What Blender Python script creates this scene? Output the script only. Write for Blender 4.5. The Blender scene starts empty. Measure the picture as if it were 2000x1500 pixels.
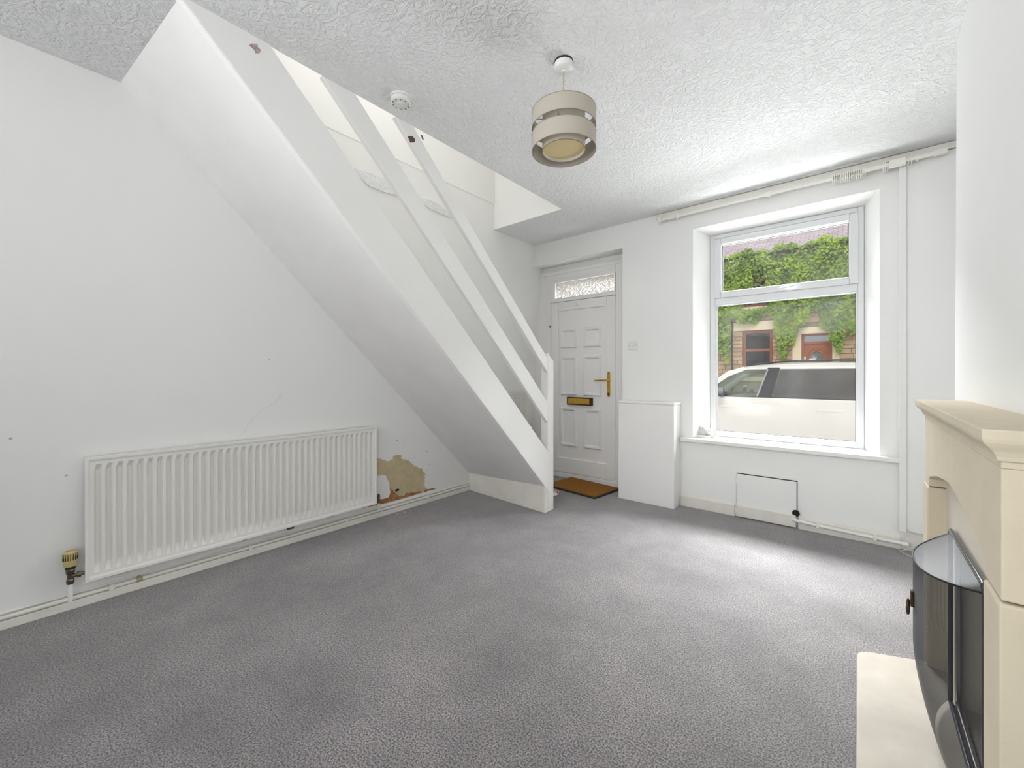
import bpy, bmesh, math, random
from mathutils import Vector, Matrix
from math import sin, cos, pi, radians as R, sqrt
random.seed(7)
S = bpy.context.scene
COL = S.collection

# ------------------------------------------------------------------ camera, sky, sun, lights, exposure
cam_d = bpy.data.cameras.new('camera')
cam = bpy.data.objects.new('camera', cam_d); COL.objects.link(cam)
cam.location = (0, 0, 1.15); cam.rotation_euler = (R(90), 0, R(40))
cam_d.sensor_width = 36; cam_d.lens = 36*805/2000; cam_d.shift_y = -0.010
cam_d.clip_start = 0.02; cam_d.clip_end = 200
S.camera = cam
S.view_settings.view_transform = 'Standard'; S.view_settings.look = 'None'
S.view_settings.gamma = 1; S.view_settings.use_curve_mapping = False
S.view_settings.exposure = 0.94

w = bpy.data.worlds.new('overcast_sky'); S.world = w; w.use_nodes = True
wn = w.node_tree.nodes; wl = w.node_tree.links
bg = wn['Background']
tc = wn.new('ShaderNodeTexCoord'); nz = wn.new('ShaderNodeTexNoise'); nz.inputs['Scale'].default_value = 2.2; nz.inputs['Detail'].default_value = 5
rp = wn.new('ShaderNodeValToRGB')
rp.color_ramp.elements[0].position = .3; rp.color_ramp.elements[0].color = (.80, .87, 1, 1)
rp.color_ramp.elements[1].position = .65; rp.color_ramp.elements[1].color = (1, 1, 1, 1)
wl.new(tc.outputs['Generated'], nz.inputs['Vector']); wl.new(nz.outputs['Fac'], rp.inputs['Fac']); wl.new(rp.outputs['Color'], bg.inputs['Color'])
bg.inputs['Strength'].default_value = .60

def sun(name, rot, e, ang):
    l = bpy.data.lights.new(name, 'SUN'); l.energy = e; l.angle = R(ang)
    o = bpy.data.objects.new(name, l); COL.objects.link(o); o.rotation_euler = rot; return o
sun('hazy_sun', (R(38), 0, R(20)), .64, 15)

def area(name, loc, target, sx, sy, e, col=(1, 1, 1)):
    l = bpy.data.lights.new(name, 'AREA'); l.shape = 'RECTANGLE'; l.size = sx; l.size_y = sy; l.energy = e; l.color = col
    o = bpy.data.objects.new(name, l); COL.objects.link(o); o.location = loc
    o.rotation_euler = (Vector(target)-Vector(loc)).to_track_quat('-Z', 'Y').to_euler(); return o
# added lamp high outside the front window, strengthens the daylight indoors
area('outside_high_fill', (-.6, 6.5, 4.1), (-.5, 3.6, 1.35), 6.0, 1.4, 480, (.97, .985, 1)).data.spread = R(120)
# added lamp low outside, standing in for light bounced off the street
area('outside_low_fill', (-.5, 5.4, -.1), (-.6, 3.0, 2.0), 5.0, .9, 66, (.97, .985, 1)).data.spread = R(120)
# added fill lamp behind the camera, brightens the window wall
area('rear_fill', (-1.2, -2.2, 2.25), (-.9, 3.7, 2.0), 3.0, .6, 11, (.97, .985, 1)).data.spread = R(105)
area('right_rear_fill', (.88, -.75, 1.2), (-1.2, .5, 2.6), 1.9, 1.7, 17, (.97, .985, 1))  # added fill lamp at the right rear, no window there
area('left_rear_fill', (-2.74, -.80, 1.35), (.45, 1.5, 1.6), 1.1, 1.6, 7, (.97, .985, 1)).data.spread = R(88)  # added fill lamp by the left wall, brightens the fireplace side
# added fill lamp high in the stairwell, no fitting there
area('stairwell_fill', (-2.35, 1.4, 4.35), (-2.35, 1.7, 0), .7, 1.6, 9, (1, .98, .95))

# ------------------------------------------------------------------ materials
def lin(c):
    return tuple(((x/255)/12.92 if x/255 <= .04045 else ((x/255+.055)/1.055)**2.4) for x in c)
def mat(name, rgb, rough=.6, metal=0, noise=None, bump=None, spec=.5, coat=0, srgb=True):
    m = bpy.data.materials.new(name); m.use_nodes = True
    n = m.node_tree.nodes; l = m.node_tree.links; b = n['Principled BSDF']
    c = lin(rgb) if srgb else rgb
    b.inputs['Base Color'].default_value = (*c, 1); b.inputs['Roughness'].default_value = rough
    b.inputs['Metallic'].default_value = metal; b.inputs['Specular IOR Level'].default_value = spec
    b.inputs['Coat Weight'].default_value = coat
    t = n.new('ShaderNodeTexCoord')
    if noise:                                # (scale, amount, second colour or None)
        z = n.new('ShaderNodeTexNoise'); z.inputs['Scale'].default_value = noise[0]; z.inputs['Detail'].default_value = 4
        l.new(t.outputs['Object'], z.inputs['Vector'])
        r = n.new('ShaderNodeValToRGB'); r.color_ramp.elements[0].position = .3; r.color_ramp.elements[1].position = .7
        c2 = lin(noise[2]) if len(noise) > 2 else tuple(x*(1-noise[1]) for x in c)
        r.color_ramp.elements[0].color = (*c2, 1); r.color_ramp.elements[1].color = (*c, 1)
        l.new(z.outputs['Fac'], r.inputs['Fac']); l.new(r.outputs['Color'], b.inputs['Base Color'])
    if bump:                                 # (scale, strength, distance)
        z = n.new('ShaderNodeTexNoise'); z.inputs['Scale'].default_value = bump[0]; z.inputs['Detail'].default_value = 5
        l.new(t.outputs['Object'], z.inputs['Vector'])
        q = n.new('ShaderNodeBump'); q.inputs['Strength'].default_value = bump[1]; q.inputs['Distance'].default_value = bump[2]
        l.new(z.outputs['Fac'], q.inputs['Height']); l.new(q.outputs['Normal'], b.inputs['Normal'])
    return m

M = {}
M['wall'] = mat('white_emulsion', (246, 246, 244), .75, noise=(1.6, .03), bump=(9, .10, .012), spec=.25)
M['gloss'] = mat('white_gloss_paint', (246, 245, 243), .38, noise=(3, .03), bump=(30, .05, .002))
M['cream'] = mat('yellowed_gloss_paint', (240, 237, 228), .4, noise=(7, .10), bump=(40, .08, .002))
M['upvc'] = mat('white_upvc', (224, 226, 227), .3)
M['doorskin'] = mat('white_upvc_door', (242, 241, 239), .35)
M['rad'] = mat('radiator_enamel', (240, 238, 233), .35, noise=(2, .03))
M['soffit'] = mat('white_soffit_board', (242, 241, 239), .6, noise=(4, .05), bump=(12, .1, .004), spec=.3)
M['brass'] = mat('polished_brass', (226, 180, 84), .24, 1, noise=(60, .15))
M['darkbrass'] = mat('dark_bronze', (84, 66, 46), .4, .8)
M['chrome'] = mat('chrome', (190, 190, 190), .16, 1)
M['dullchrome'] = mat('tarnished_chrome', (128, 118, 104), .35, 1, noise=(120, .4))
M['black'] = mat('black_iron', (26, 25, 26), .45, .3)
M['soot'] = mat('sooty_firebrick', (34, 31, 30), .9, noise=(14, .5))
M['knob'] = mat('cream_valve_cap', (214, 196, 132), .45, noise=(90, .2))
M['rubber'] = mat('black_rubber', (40, 38, 42), .7)
M['plastic'] = mat('white_plastic', (233, 233, 230), .35)
M['ivoryplastic'] = mat('aged_white_plastic', (240, 238, 230), .4)
M['dark'] = mat('dark_gap', (38, 36, 34), .9)
M['beige'] = mat('old_plaster', (214, 198, 160), .85, noise=(16, .18), bump=(60, .3, .003))
M['orange'] = mat('crumbling_pink_plaster', (190, 142, 100), .9, noise=(26, .1, (146, 92, 52)), bump=(70, .6, .006))
M['bark'] = mat('bare_red_wood', (150, 118, 112), .8, noise=(60, .1, (196, 186, 182)))
M['brownwood'] = mat('bare_brown_wood', (96, 74, 74), .8)
M['artex'] = None
M['stone'] = mat('cast_sandstone', (220, 209, 186), .8, noise=(9, .06), bump=(140, .22, .003), spec=.25)
M['creampanel'] = mat('cream_hearth_panel', (222, 214, 198), .7, noise=(5, .05))
M['hearth'] = mat('pale_hearth_stone', (214, 206, 192), .6, noise=(5, .1, (190, 180, 166)), bump=(60, .1, .002))
M['coal'] = mat('coal', (44, 40, 40), .55, noise=(20, .5), bump=(30, .5, .01))
M['fabric'] = mat('taupe_linen', (198, 190, 178), .9, bump=(900, .3, .001), spec=.1)
M['fabricin'] = mat('white_lining', (244, 239, 228), .85, spec=.1)
M['yellow'] = mat('cream_diffuser', (250, 238, 196), .8, spec=.1)
M['coir'] = mat('coir', (176, 124, 62), .95, noise=(160, .1, (122, 80, 34)), bump=(400, .8, .006), spec=.1)
M['cable'] = mat('pale_cable', (216, 212, 200), .5)
M['redpaper'] = mat('red_print_paper', (150, 60, 56), .6, noise=(40, .1, (228, 220, 216)))
M['paper'] = mat('white_paper', (232, 230, 228), .7)

def translucent(m, amt, tint=None):
    n = m.node_tree.nodes; l = m.node_tree.links; b = n['Principled BSDF']; o = n['Material Output']
    t = n.new('ShaderNodeBsdfTranslucent'); t.inputs['Color'].default_value = tint or b.inputs['Base Color'].default_value
    x = n.new('ShaderNodeMixShader'); x.inputs['Fac'].default_value = amt
    l.new(b.outputs[0], x.inputs[1]); l.new(t.outputs[0], x.inputs[2]); l.new(x.outputs[0], o.inputs['Surface'])
translucent(M['yellow'], .45); translucent(M['fabricin'], .35); translucent(M['fabric'], .15)

def ceiling_mat():
    m = bpy.data.materials.new('stippled_artex'); m.use_nodes = True
    n = m.node_tree.nodes; l = m.node_tree.links; b = n['Principled BSDF']
    b.inputs['Base Color'].default_value = (*lin((248, 249, 249)), 1); b.inputs['Roughness'].default_value = .7; b.inputs['Specular IOR Level'].default_value = .25
    t = n.new('ShaderNodeTexCoord')
    z = n.new('ShaderNodeTexNoise'); z.inputs['Scale'].default_value = 21; z.inputs['Detail'].default_value = 3; z.inputs['Distortion'].default_value = 2.6; z.inputs['Roughness'].default_value = .5
    z2 = n.new('ShaderNodeTexNoise'); z2.inputs['Scale'].default_value = 75; z2.inputs['Detail'].default_value = 3; z2.inputs['Distortion'].default_value = 1.2
    r = n.new('ShaderNodeValToRGB'); r.color_ramp.elements[0].position = .42; r.color_ramp.elements[1].position = .62
    a = n.new('ShaderNodeMath'); a.operation = 'MULTIPLY_ADD'; a.inputs[1].default_value = .45
    l.new(t.outputs['Object'], z.inputs['Vector']); l.new(t.outputs['Object'], z2.inputs['Vector'])
    l.new(z.outputs['Fac'], r.inputs['Fac']); l.new(z2.outputs['Fac'], a.inputs[0]); l.new(r.outputs['Color'], a.inputs[2])
    q = n.new('ShaderNodeBump'); q.inputs['Strength'].default_value = .6; q.inputs['Distance'].default_value = .011
    l.new(a.outputs[0], q.inputs['Height']); l.new(q.outputs['Normal'], b.inputs['Normal'])
    return m
M['artex'] = ceiling_mat()

def carpet_mat():
    m = bpy.data.materials.new('charcoal_twist_carpet'); m.use_nodes = True
    n = m.node_tree.nodes; l = m.node_tree.links; b = n['Principled BSDF']
    t = n.new('ShaderNodeTexCoord')
    f = n.new('ShaderNodeTexNoise'); f.inputs['Scale'].default_value = 170; f.inputs['Detail'].default_value = 3; f.inputs['Roughness'].default_value = .7
    r = n.new('ShaderNodeValToRGB'); e = r.color_ramp.elements
    e[0].position = .40; e[0].color = (*lin((22, 21, 23)), 1); e[1].position = .60; e[1].color = (*lin((168, 160, 160)), 1)
    p = n.new('ShaderNodeTexNoise'); p.inputs['Scale'].default_value = 1.7; p.inputs['Detail'].default_value = 8; p.inputs['Roughness'].default_value = .68; p.inputs['Distortion'].default_value = .15
    pr = n.new('ShaderNodeMapRange'); pr.inputs['From Min'].default_value = .36; pr.inputs['From Max'].default_value = .64; pr.inputs['To Min'].default_value = .52; pr.inputs['To Max'].default_value = 1.05
    x = n.new('ShaderNodeMix'); x.data_type = 'RGBA'; x.blend_type = 'MULTIPLY'; x.inputs[0].default_value = 1
    for q in (f, p): l.new(t.outputs['Object'], q.inputs['Vector'])
    l.new(f.outputs['Fac'], r.inputs['Fac']); l.new(p.outputs['Fac'], pr.inputs['Value'])
    l.new(r.outputs['Color'], x.inputs[6]); l.new(pr.outputs['Result'], x.inputs[7]); l.new(x.outputs[2], b.inputs['Base Color'])
    b.inputs['Roughness'].default_value = .62; b.inputs['Specular IOR Level'].default_value = .5
    b.inputs['Sheen Weight'].default_value = .6; b.inputs['Sheen Roughness'].default_value = .5; b.inputs['Sheen Tint'].default_value = (.9, .88, .9, 1)
    q = n.new('ShaderNodeBump'); q.inputs['Strength'].default_value = .7; q.inputs['Distance'].default_value = .005
    l.new(f.outputs['Fac'], q.inputs['Height']); l.new(q.outputs['Normal'], b.inputs['Normal'])
    return m
M['carpet'] = carpet_mat()

def glass_mat(name, tint=(1, 1, 1), haze=.0, gloss=.1, hazecol=(.9, .9, .9), scale=2.2, ripple=0):
    m = bpy.data.materials.new(name); m.use_nodes = True
    n = m.node_tree.nodes; l = m.node_tree.links; n.remove(n['Principled BSDF']); o = n['Material Output']
    tr = n.new('ShaderNodeBsdfTransparent'); tr.inputs['Color'].default_value = (*tint, 1)
    g = n.new('ShaderNodeBsdfGlossy'); g.inputs['Roughness'].default_value = .03
    lw = n.new('ShaderNodeLayerWeight'); lw.inputs['Blend'].default_value = .5
    fr = n.new('ShaderNodeMath'); fr.operation = 'POWER'; fr.inputs[1].default_value = 5; l.new(lw.outputs['Facing'], fr.inputs[0])
    mm = n.new('ShaderNodeMath'); mm.operation = 'ADD'; mm.inputs[1].default_value = gloss+.012; mm.use_clamp = True
    x = n.new('ShaderNodeMixShader'); l.new(fr.outputs[0], mm.inputs[0]); l.new(mm.outputs[0], x.inputs['Fac'])
    l.new(tr.outputs[0], x.inputs[1]); l.new(g.outputs[0], x.inputs[2])
    last = x
    t = n.new('ShaderNodeTexCoord')
    if haze:
        z = n.new('ShaderNodeTexNoise'); z.inputs['Scale'].default_value = scale; z.inputs['Detail'].default_value = 4; z.inputs['Distortion'].default_value = .5
        l.new(t.outputs['Object'], z.inputs['Vector'])
        mr = n.new('ShaderNodeMapRange'); mr.inputs['From Min'].default_value = .42; mr.inputs['From Max'].default_value = .72; mr.inputs['To Min'].default_value = haze*.25; mr.inputs['To Max'].default_value = haze
        l.new(z.outputs['Fac'], mr.inputs['Value'])
        d = n.new('ShaderNodeBsdfTranslucent'); d.inputs['Color'].default_value = (*hazecol, 1)
        y = n.new('ShaderNodeMixShader'); l.new(mr.outputs['Result'], y.inputs['Fac']); l.new(last.outputs[0], y.inputs[1]); l.new(d.outputs[0], y.inputs[2]); last = y
    l.new(last.outputs[0], o.inputs['Surface']); return m
M['glass'] = glass_mat('dusty_window_glass', (.985, .99, .985), .010, -.009)
M['carglass'] = glass_mat('tinted_car_glass', (.42, .44, .46), 0, .10)
M['frontglass'] = glass_mat('clear_car_glass', (.80, .86, .82), 0, .06)
M['farglass'] = glass_mat('dark_house_glass', (.4, .42, .44), 0, .12)
def obscure():
    m = bpy.data.materials.new('obscure_glass'); m.use_nodes = True
    n = m.node_tree.nodes; l = m.node_tree.links; b = n['Principled BSDF']
    b.inputs['Base Color'].default_value = (.96, .95, .93, 1); b.inputs['Roughness'].default_value = .12; b.inputs['Transmission Weight'].default_value = .9; b.inputs['IOR'].default_value = 1.3
    t = n.new('ShaderNodeTexCoord'); z = n.new('ShaderNodeTexNoise'); z.inputs['Scale'].default_value = 34; z.inputs['Distortion'].default_value = 2.2; z.inputs['Detail'].default_value = 2
    q = n.new('ShaderNodeBump'); q.inputs['Strength'].default_value = 1; q.inputs['Distance'].default_value = .02
    l.new(t.outputs['Object'], z.inputs['Vector']); l.new(z.outputs['Fac'], q.inputs['Height']); l.new(q.outputs['Normal'], b.inputs['Normal']); return m
M['obscure'] = obscure()
def mesh_mat(second='Z'):
    m = bpy.data.materials.new('fine_wire_gauze'); m.use_nodes = True
    n = m.node_tree.nodes; l = m.node_tree.links; b = n['Principled BSDF']; o = n['Material Output']
    b.inputs['Base Color'].default_value = (*lin((58, 60, 66)), 1); b.inputs['Metallic'].default_value = .35; b.inputs['Roughness'].default_value = .42
    t = n.new('ShaderNodeTexCoord'); sx = n.new('ShaderNodeSeparateXYZ'); l.new(t.outputs['Object'], sx.inputs[0])
    def wave(out):
        a = n.new('ShaderNodeMath'); a.operation = 'MULTIPLY'; a.inputs[1].default_value = 2*pi/.0011; l.new(out, a.inputs[0])
        s = n.new('ShaderNodeMath'); s.operation = 'SINE'; l.new(a.outputs[0], s.inputs[0]); return s
    s1, s2 = wave(sx.outputs['Y']), wave(sx.outputs[second])
    mx = n.new('ShaderNodeMath'); mx.operation = 'MAXIMUM'; l.new(s1.outputs[0], mx.inputs[0]); l.new(s2.outputs[0], mx.inputs[1])
    gt = n.new('ShaderNodeMath'); gt.operation = 'GREATER_THAN'; gt.inputs[1].default_value = .68; l.new(mx.outputs[0], gt.inputs[0])
    # wires are round: seen at a slant they close up
    lw = n.new('ShaderNodeLayerWeight'); lw.inputs['Blend'].default_value = .55
    pw = n.new('ShaderNodeMath'); pw.operation = 'POWER'; pw.inputs[1].default_value = 3.0; l.new(lw.outputs['Facing'], pw.inputs[0])
    m2 = n.new('ShaderNodeMath'); m2.operation = 'MAXIMUM'; l.new(gt.outputs[0], m2.inputs[0]); l.new(pw.outputs[0], m2.inputs[1])
    tr = n.new('ShaderNodeBsdfTransparent'); x = n.new('ShaderNodeMixShader')
    l.new(m2.outputs[0], x.inputs['Fac']); l.new(tr.outputs[0], x.inputs[1]); l.new(b.outputs[0], x.inputs[2]); l.new(x.outputs[0], o.inputs['Surface'])
    return m
M['gauze'] = mesh_mat(); M['gauze_top'] = mesh_mat('X')
# outside
M['carwhite'] = mat('white_car_paint', (226, 222, 216), .25, coat=.5)
M['carblack'] = mat('black_car_trim', (24, 24, 27), .3)
M['seat'] = mat('dark_leather', (70, 66, 64), .6)
M['tyre'] = mat('tyre_rubber', (30, 30, 32), .85)
M['alloy'] = mat('alloy_wheel', (150, 152, 155), .3, .9)
M['sand'] = mat('sandstone_block', (198, 172, 138), .9, noise=(1.7, .1, (166, 138, 106)), bump=(24, .4, .01), spec=.2)
M['sand2'] = mat('dark_sandstone_block', (176, 142, 108), .9, noise=(2.1, .1, (204, 180, 150)), bump=(24, .4, .01), spec=.2)
M['mortar'] = mat('lime_mortar', (160, 140, 112), .95, noise=(6, .2))
M['dressed'] = mat('painted_stone_lintel', (232, 214, 180), .85, noise=(3, .06))
M['brownframe'] = mat('brown_window_frame', (158, 92, 60), .5, noise=(8, .15))
M['browndoor'] = mat('brown_panel_door', (164, 92, 50), .45, noise=(9, .18))
M['bluedoor'] = mat('blue_grey_paint', (92, 104, 116), .5)
M['slate'] = mat('grey_purple_slate', (206, 192, 194), .7, noise=(2.4, .1, (178, 164, 168)), bump=(20, .2, .01))
M['asphalt'] = mat('asphalt', (118, 116, 114), .9, noise=(30, .2))
M['flag'] = mat('concrete_paving', (176, 172, 164), .9, noise=(3, .12))
M['curtain'] = mat('dark_room_lining', (58, 54, 52), .9)
M['net'] = mat('pale_blind', (196, 198, 198), .8)
def leaf_mat():
    m = bpy.data.materials.new('ivy_leaf'); m.use_nodes = True
    n = m.node_tree.nodes; l = m.node_tree.links; b = n['Principled BSDF']; o = n['Material Output']
    t = n.new('ShaderNodeTexCoord'); z = n.new('ShaderNodeTexNoise'); z.inputs['Scale'].default_value = 1.6; z.inputs['Detail'].default_value = 8; z.inputs['Roughness'].default_value = .75
    l.new(t.outputs['Object'], z.inputs['Vector'])
    r = n.new('ShaderNodeValToRGB'); e = r.color_ramp.elements
    e[0].position = .36; e[0].color = (*lin((98, 138, 34)), 1); e[1].position = .66; e[1].color = (*lin((196, 220, 72)), 1)
    l.new(z.outputs['Fac'], r.inputs['Fac']); l.new(r.outputs['Color'], b.inputs['Base Color']); b.inputs['Roughness'].default_value = .45
    tl = n.new('ShaderNodeBsdfTranslucent'); l.new(r.outputs['Color'], tl.inputs['Color'])
    x = n.new('ShaderNodeMixShader'); x.inputs['Fac'].default_value = .3; l.new(b.outputs[0], x.inputs[1]); l.new(tl.outputs[0], x.inputs[2]); l.new(x.outputs[0], o.inputs['Surface'])
    return m
M['leaf'] = leaf_mat()

# ------------------------------------------------------------------ geometry helpers
class MB:
    def __init__(s): s.v = []; s.f = []
    def add(s, vs, fs):
        o = len(s.v); s.v += [tuple(map(float, p)) for p in vs]; s.f += [tuple(i+o for i in f) for f in fs]; return s
    def box(s, x0, x1, y0, y1, z0, z1):
        return s.add([(x0, y0, z0), (x1, y0, z0), (x1, y1, z0), (x0, y1, z0), (x0, y0, z1), (x1, y0, z1), (x1, y1, z1), (x0, y1, z1)],
                     [(0, 3, 2, 1), (4, 5, 6, 7), (0, 1, 5, 4), (1, 2, 6, 5), (2, 3, 7, 6), (3, 0, 4, 7)])
    def quad(s, a, b, c, d): return s.add([a, b, c, d], [(0, 1, 2, 3)])
    def hexa(s, bot, top):
        return s.add(list(bot)+list(top), [(0, 3, 2, 1), (4, 5, 6, 7), (0, 1, 5, 4), (1, 2, 6, 5), (2, 3, 7, 6), (3, 0, 4, 7)])
    def prism(s, pts, off):                  # polygon pts (3-D) extruded by off
        n = len(pts); off = Vector(off)
        q = [Vector(p) for p in pts]; v = q+[p+off for p in q]
        return s.add(v, [tuple(range(n-1, -1, -1)), tuple(range(n, 2*n))]+[(i, (i+1) % n, n+(i+1) % n, n+i) for i in range(n)])
    def tube(s, path, r, seg=10, cap=True):
        P = [Vector(p) for p in path]; rings = []
        up = None
        for i, p in enumerate(P):
            t = (P[min(i+1, len(P)-1)]-P[max(i-1, 0)]).normalized()
            if up is None:
                up = Vector((0, 0, 1)) if abs(t.z) < .9 else Vector((1, 0, 0))
            a = t.cross(up).normalized(); b = a.cross(t).normalized(); up = b
            rr = r[i] if isinstance(r, (list, tuple)) else r
            rings.append([p+(a*cos(2*pi*k/seg)+b*sin(2*pi*k/seg))*rr for k in range(seg)])
        v = [q for g in rings for q in g]; f = []
        for i in range(len(P)-1):
            for k in range(seg): f.append((i*seg+k, i*seg+(k+1) % seg, (i+1)*seg+(k+1) % seg, (i+1)*seg+k))
        if cap: f += [tuple(range(seg-1, -1, -1)), tuple(range((len(P)-1)*seg, len(P)*seg))]
        return s.add(v, f)
    def lathe(s, prof, c, seg=32, axis='Z', close=False):
        v = []; f = []; n = len(prof)
        for k in range(seg):
            a = 2*pi*k/seg
            for (r, h) in prof:
                if axis == 'Z': v.append((c[0]+r*cos(a), c[1]+r*sin(a), c[2]+h))
                elif axis == 'Y': v.append((c[0]+r*cos(a), c[1]+h, c[2]+r*sin(a)))
                else: v.append((c[0]+h, c[1]+r*cos(a), c[2]+r*sin(a)))
        for k in range(seg):
            for i in range(n if close else n-1):
                j = (i+1) % n; k2 = (k+1) % seg
                f.append((k*n+i, k2*n+i, k2*n+j, k*n+j))
        return s.add(v, f)
    def loft(s, rings, cap=True):
        n = len(rings[0]); v = [p for g in rings for p in g]; f = []
        for i in range(len(rings)-1):
            for k in range(n): f.append((i*n+k, i*n+(k+1) % n, (i+1)*n+(k+1) % n, (i+1)*n+k))
        if cap: f += [tuple(range(n-1, -1, -1)), tuple(range((len(rings)-1)*n, len(rings)*n))]
        return s.add(v, f)
    def build(s, name, m, parent=None, bevel=0, smooth=False, kind=None, fix=True):
        me = bpy.data.meshes.new(name); me.from_pydata(s.v, [], s.f)
        if parent is not None:
            loc = world_loc(parent); me.transform(Matrix.Translation(-loc))
        if fix:
            bm = bmesh.new(); bm.from_mesh(me); bmesh.ops.recalc_face_normals(bm, faces=bm.faces); bm.to_mesh(me); bm.free()
        if smooth:
            for p in me.polygons: p.use_smooth = True
            me.set_sharp_from_angle(angle=R(38))
        me.materials.append(m)
        o = bpy.data.objects.new(name, me); COL.objects.link(o)
        if parent is not None: o.parent = parent
        if bevel:
            b = o.modifiers.new('bevel', 'BEVEL'); b.width = bevel; b.segments = 2; b.limit_method = 'ANGLE'; b.angle_limit = R(40)
        if kind: o['kind'] = kind
        return o
def world_loc(o):
    l = Vector(o.location)
    while o.parent: o = o.parent; l += Vector(o.location)
    return l
def tag(o, label=None, cat=None, group=None, kind=None):
    if label: o['label'] = label
    if cat: o['category'] = cat
    if group: o['group'] = group
    if kind: o['kind'] = kind
    return o
def thing(name, loc, label, cat, group=None, kind=None):
    o = bpy.data.objects.new(name, None); COL.objects.link(o); o.location = loc; o.empty_display_size = .1
    return tag(o, label, cat, group, kind)
def grid_face(mb, fixed, axis, us, vs, holes, flip=False):
    """wall face cells on a plane, leaving out rectangular holes; axis = 'Y' (u=x, v=z), 'X' (u=y, v=z), 'Z' (u=x, v=y)"""
    us = sorted(set(us)); vs = sorted(set(vs))
    for a, b in zip(us, us[1:]):
        for c, d in zip(vs, vs[1:]):
            cu, cv = (a+b)/2, (c+d)/2
            if any(h[0] < cu < h[1] and h[2] < cv < h[3] for h in holes): continue
            q = [(a, c), (b, c), (b, d), (a, d)]
            if axis == 'Y': mb.quad(*[(u, fixed, v) for u, v in q])
            elif axis == 'X': mb.quad(*[(fixed, u, v) for u, v in q])
            else: mb.quad(*[(u, v, fixed) for u, v in q])

# ------------------------------------------------------------------ room constants
H = 2.59; YF = 3.72; YB = -2.3; XR = 0.95
def wx(z): return -2.96+.065*z              # the party wall leans in a little towards the ceiling
XB = .318                                    # chimney breast face
XST = -1.98                                  # stair side

# floor
m = MB(); m.box(-3.2, 1.2, YB-.1, YF, -.10, 0); m.box(-2.98, -1.734, YF, 3.90, -.10, 0)
tag(m.build('floor', M['carpet']), 'dark grey speckled twist carpet with paler walked patches', 'carpet', kind='structure')

# ceiling: slab with the stairwell cut out
m = MB()
for x0, x1, y0, y1 in [(XST, 1.2, YB-.1, 4.1), (-3.1, XST, YB-.1, .40), (-3.1, XST, 3.045, 4.1)]: m.box(x0, x1, y0, y1, H, H+.16)
ceil = m.build('ceiling', M['artex'], fix=False); tag(ceil, 'white textured plaster ceiling cut open over the stairs', 'ceiling', kind='structure')

# left wall (leaning), upstairs part stepped forward slightly to imitate a shading line
m = MB()
ys = [YB-.1, 4.05]
m.hexa([(wx(-.1)-.15, ys[0], -.1), (wx(-.1), ys[0], -.1), (wx(-.1), ys[1], -.1), (wx(-.1)-.15, ys[1], -.1)],
       [(wx(2.835)-.15, ys[0], 2.835), (wx(2.835), ys[0], 2.835), (wx(2.835), ys[1], 2.835), (wx(2.835)-.15, ys[1], 2.835)])
m.box(-3.1, wx(2.835)+.003, ys[0], ys[1], 2.835, 4.7)
WL = m.build('wall_left', M['wall']); tag(WL, 'white plastered party wall with a peeled damp patch low down', 'wall', kind='structure')
def on_wall(pts, t, off=0):                  # (y, z) outline on the leaning wall, t thick
    q = [(wx(z)+off-.002, y, z) for y, z in pts]; mb = MB(); mb.prism(q, (t+.002, 0, 0)); return mb
def ragged(pts, k=3, amp=.006):
    out = []
    for (a, b) in zip(pts, pts[1:]+pts[:1]):
        for i in range(k):
            f = i/k; j = amp if i else amp*.3
            out.append((a[0]+(b[0]-a[0])*f+random.uniform(-j, j), a[1]+(b[1]-a[1])*f+random.uniform(-j, j)))
    return out
beige = [(1.70, .49), (1.803, .483), (1.851, .47), (1.92, .437), (1.969, .451), (1.968, .473), (2.013, .477), (2.043, .467), (2.051, .438), (2.115, .416), (2.158, .38), (2.215, .339), (2.274, .308), (2.313, .265), (2.302, .201), (2.311, .157), (2.32, .119), (2.307, .098), (2.241, .116), (2.156, .123), (2.114, .135), (2.095, .111), (2.035, .128), (1.981, .182), (1.948, .223), (1.933, .275), (1.912, .318), (1.875, .336), (1.839, .332), (1.809, .343), (1.70, .35)]
on_wall(ragged(beige, 5, .007), .0015).build('bare_plaster', M['beige'], WL)['label'] = 'bare beige old plaster where the paint peeled'
orange = [(1.70, .105), (1.818, .099), (1.973, .094), (2.104, .094), (2.228, .096), (2.315, .097), (2.413, .097), (2.451, .103), (2.396, .112), (2.32, .122), (2.303, .100), (2.241, .118), (2.156, .125), (2.114, .138), (2.095, .113), (2.035, .13), (1.981, .185), (1.948, .223), (1.956, .176), (1.939, .135), (1.883, .133), (1.816, .154), (1.70, .15)]
on_wall(ragged(orange, 2, .004), .0022).build('crumbling_plaster', M['orange'], WL)['label'] = 'crumbling orange-brown plaster above the skirting'
on_wall([(1.997, .181), (2.013, .189), (2.032, .188), (2.046, .173), (2.027, .169), (2.007, .168)], .003).build('hole', M['dark'], WL)
on_wall([(1.405, .118), (1.453, .108), (1.508, .119), (1.509, .111), (1.46, .103)], .002).build('crack', M['dark'], WL)
on_wall(ragged([(.889, .104), (.898, .125), (.915, .132), (.929, .118), (.925, .105)], 2, .003), .002).build('rust_stain', M['orange'], WL)
on_wall(ragged([(.27, .106), (.33, .125), (.42, .13), (.52, .118), (.50, .108), (.40, .105)], 2, .004), .0015).build('scuffed_plaster', M['beige'], WL)
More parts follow.
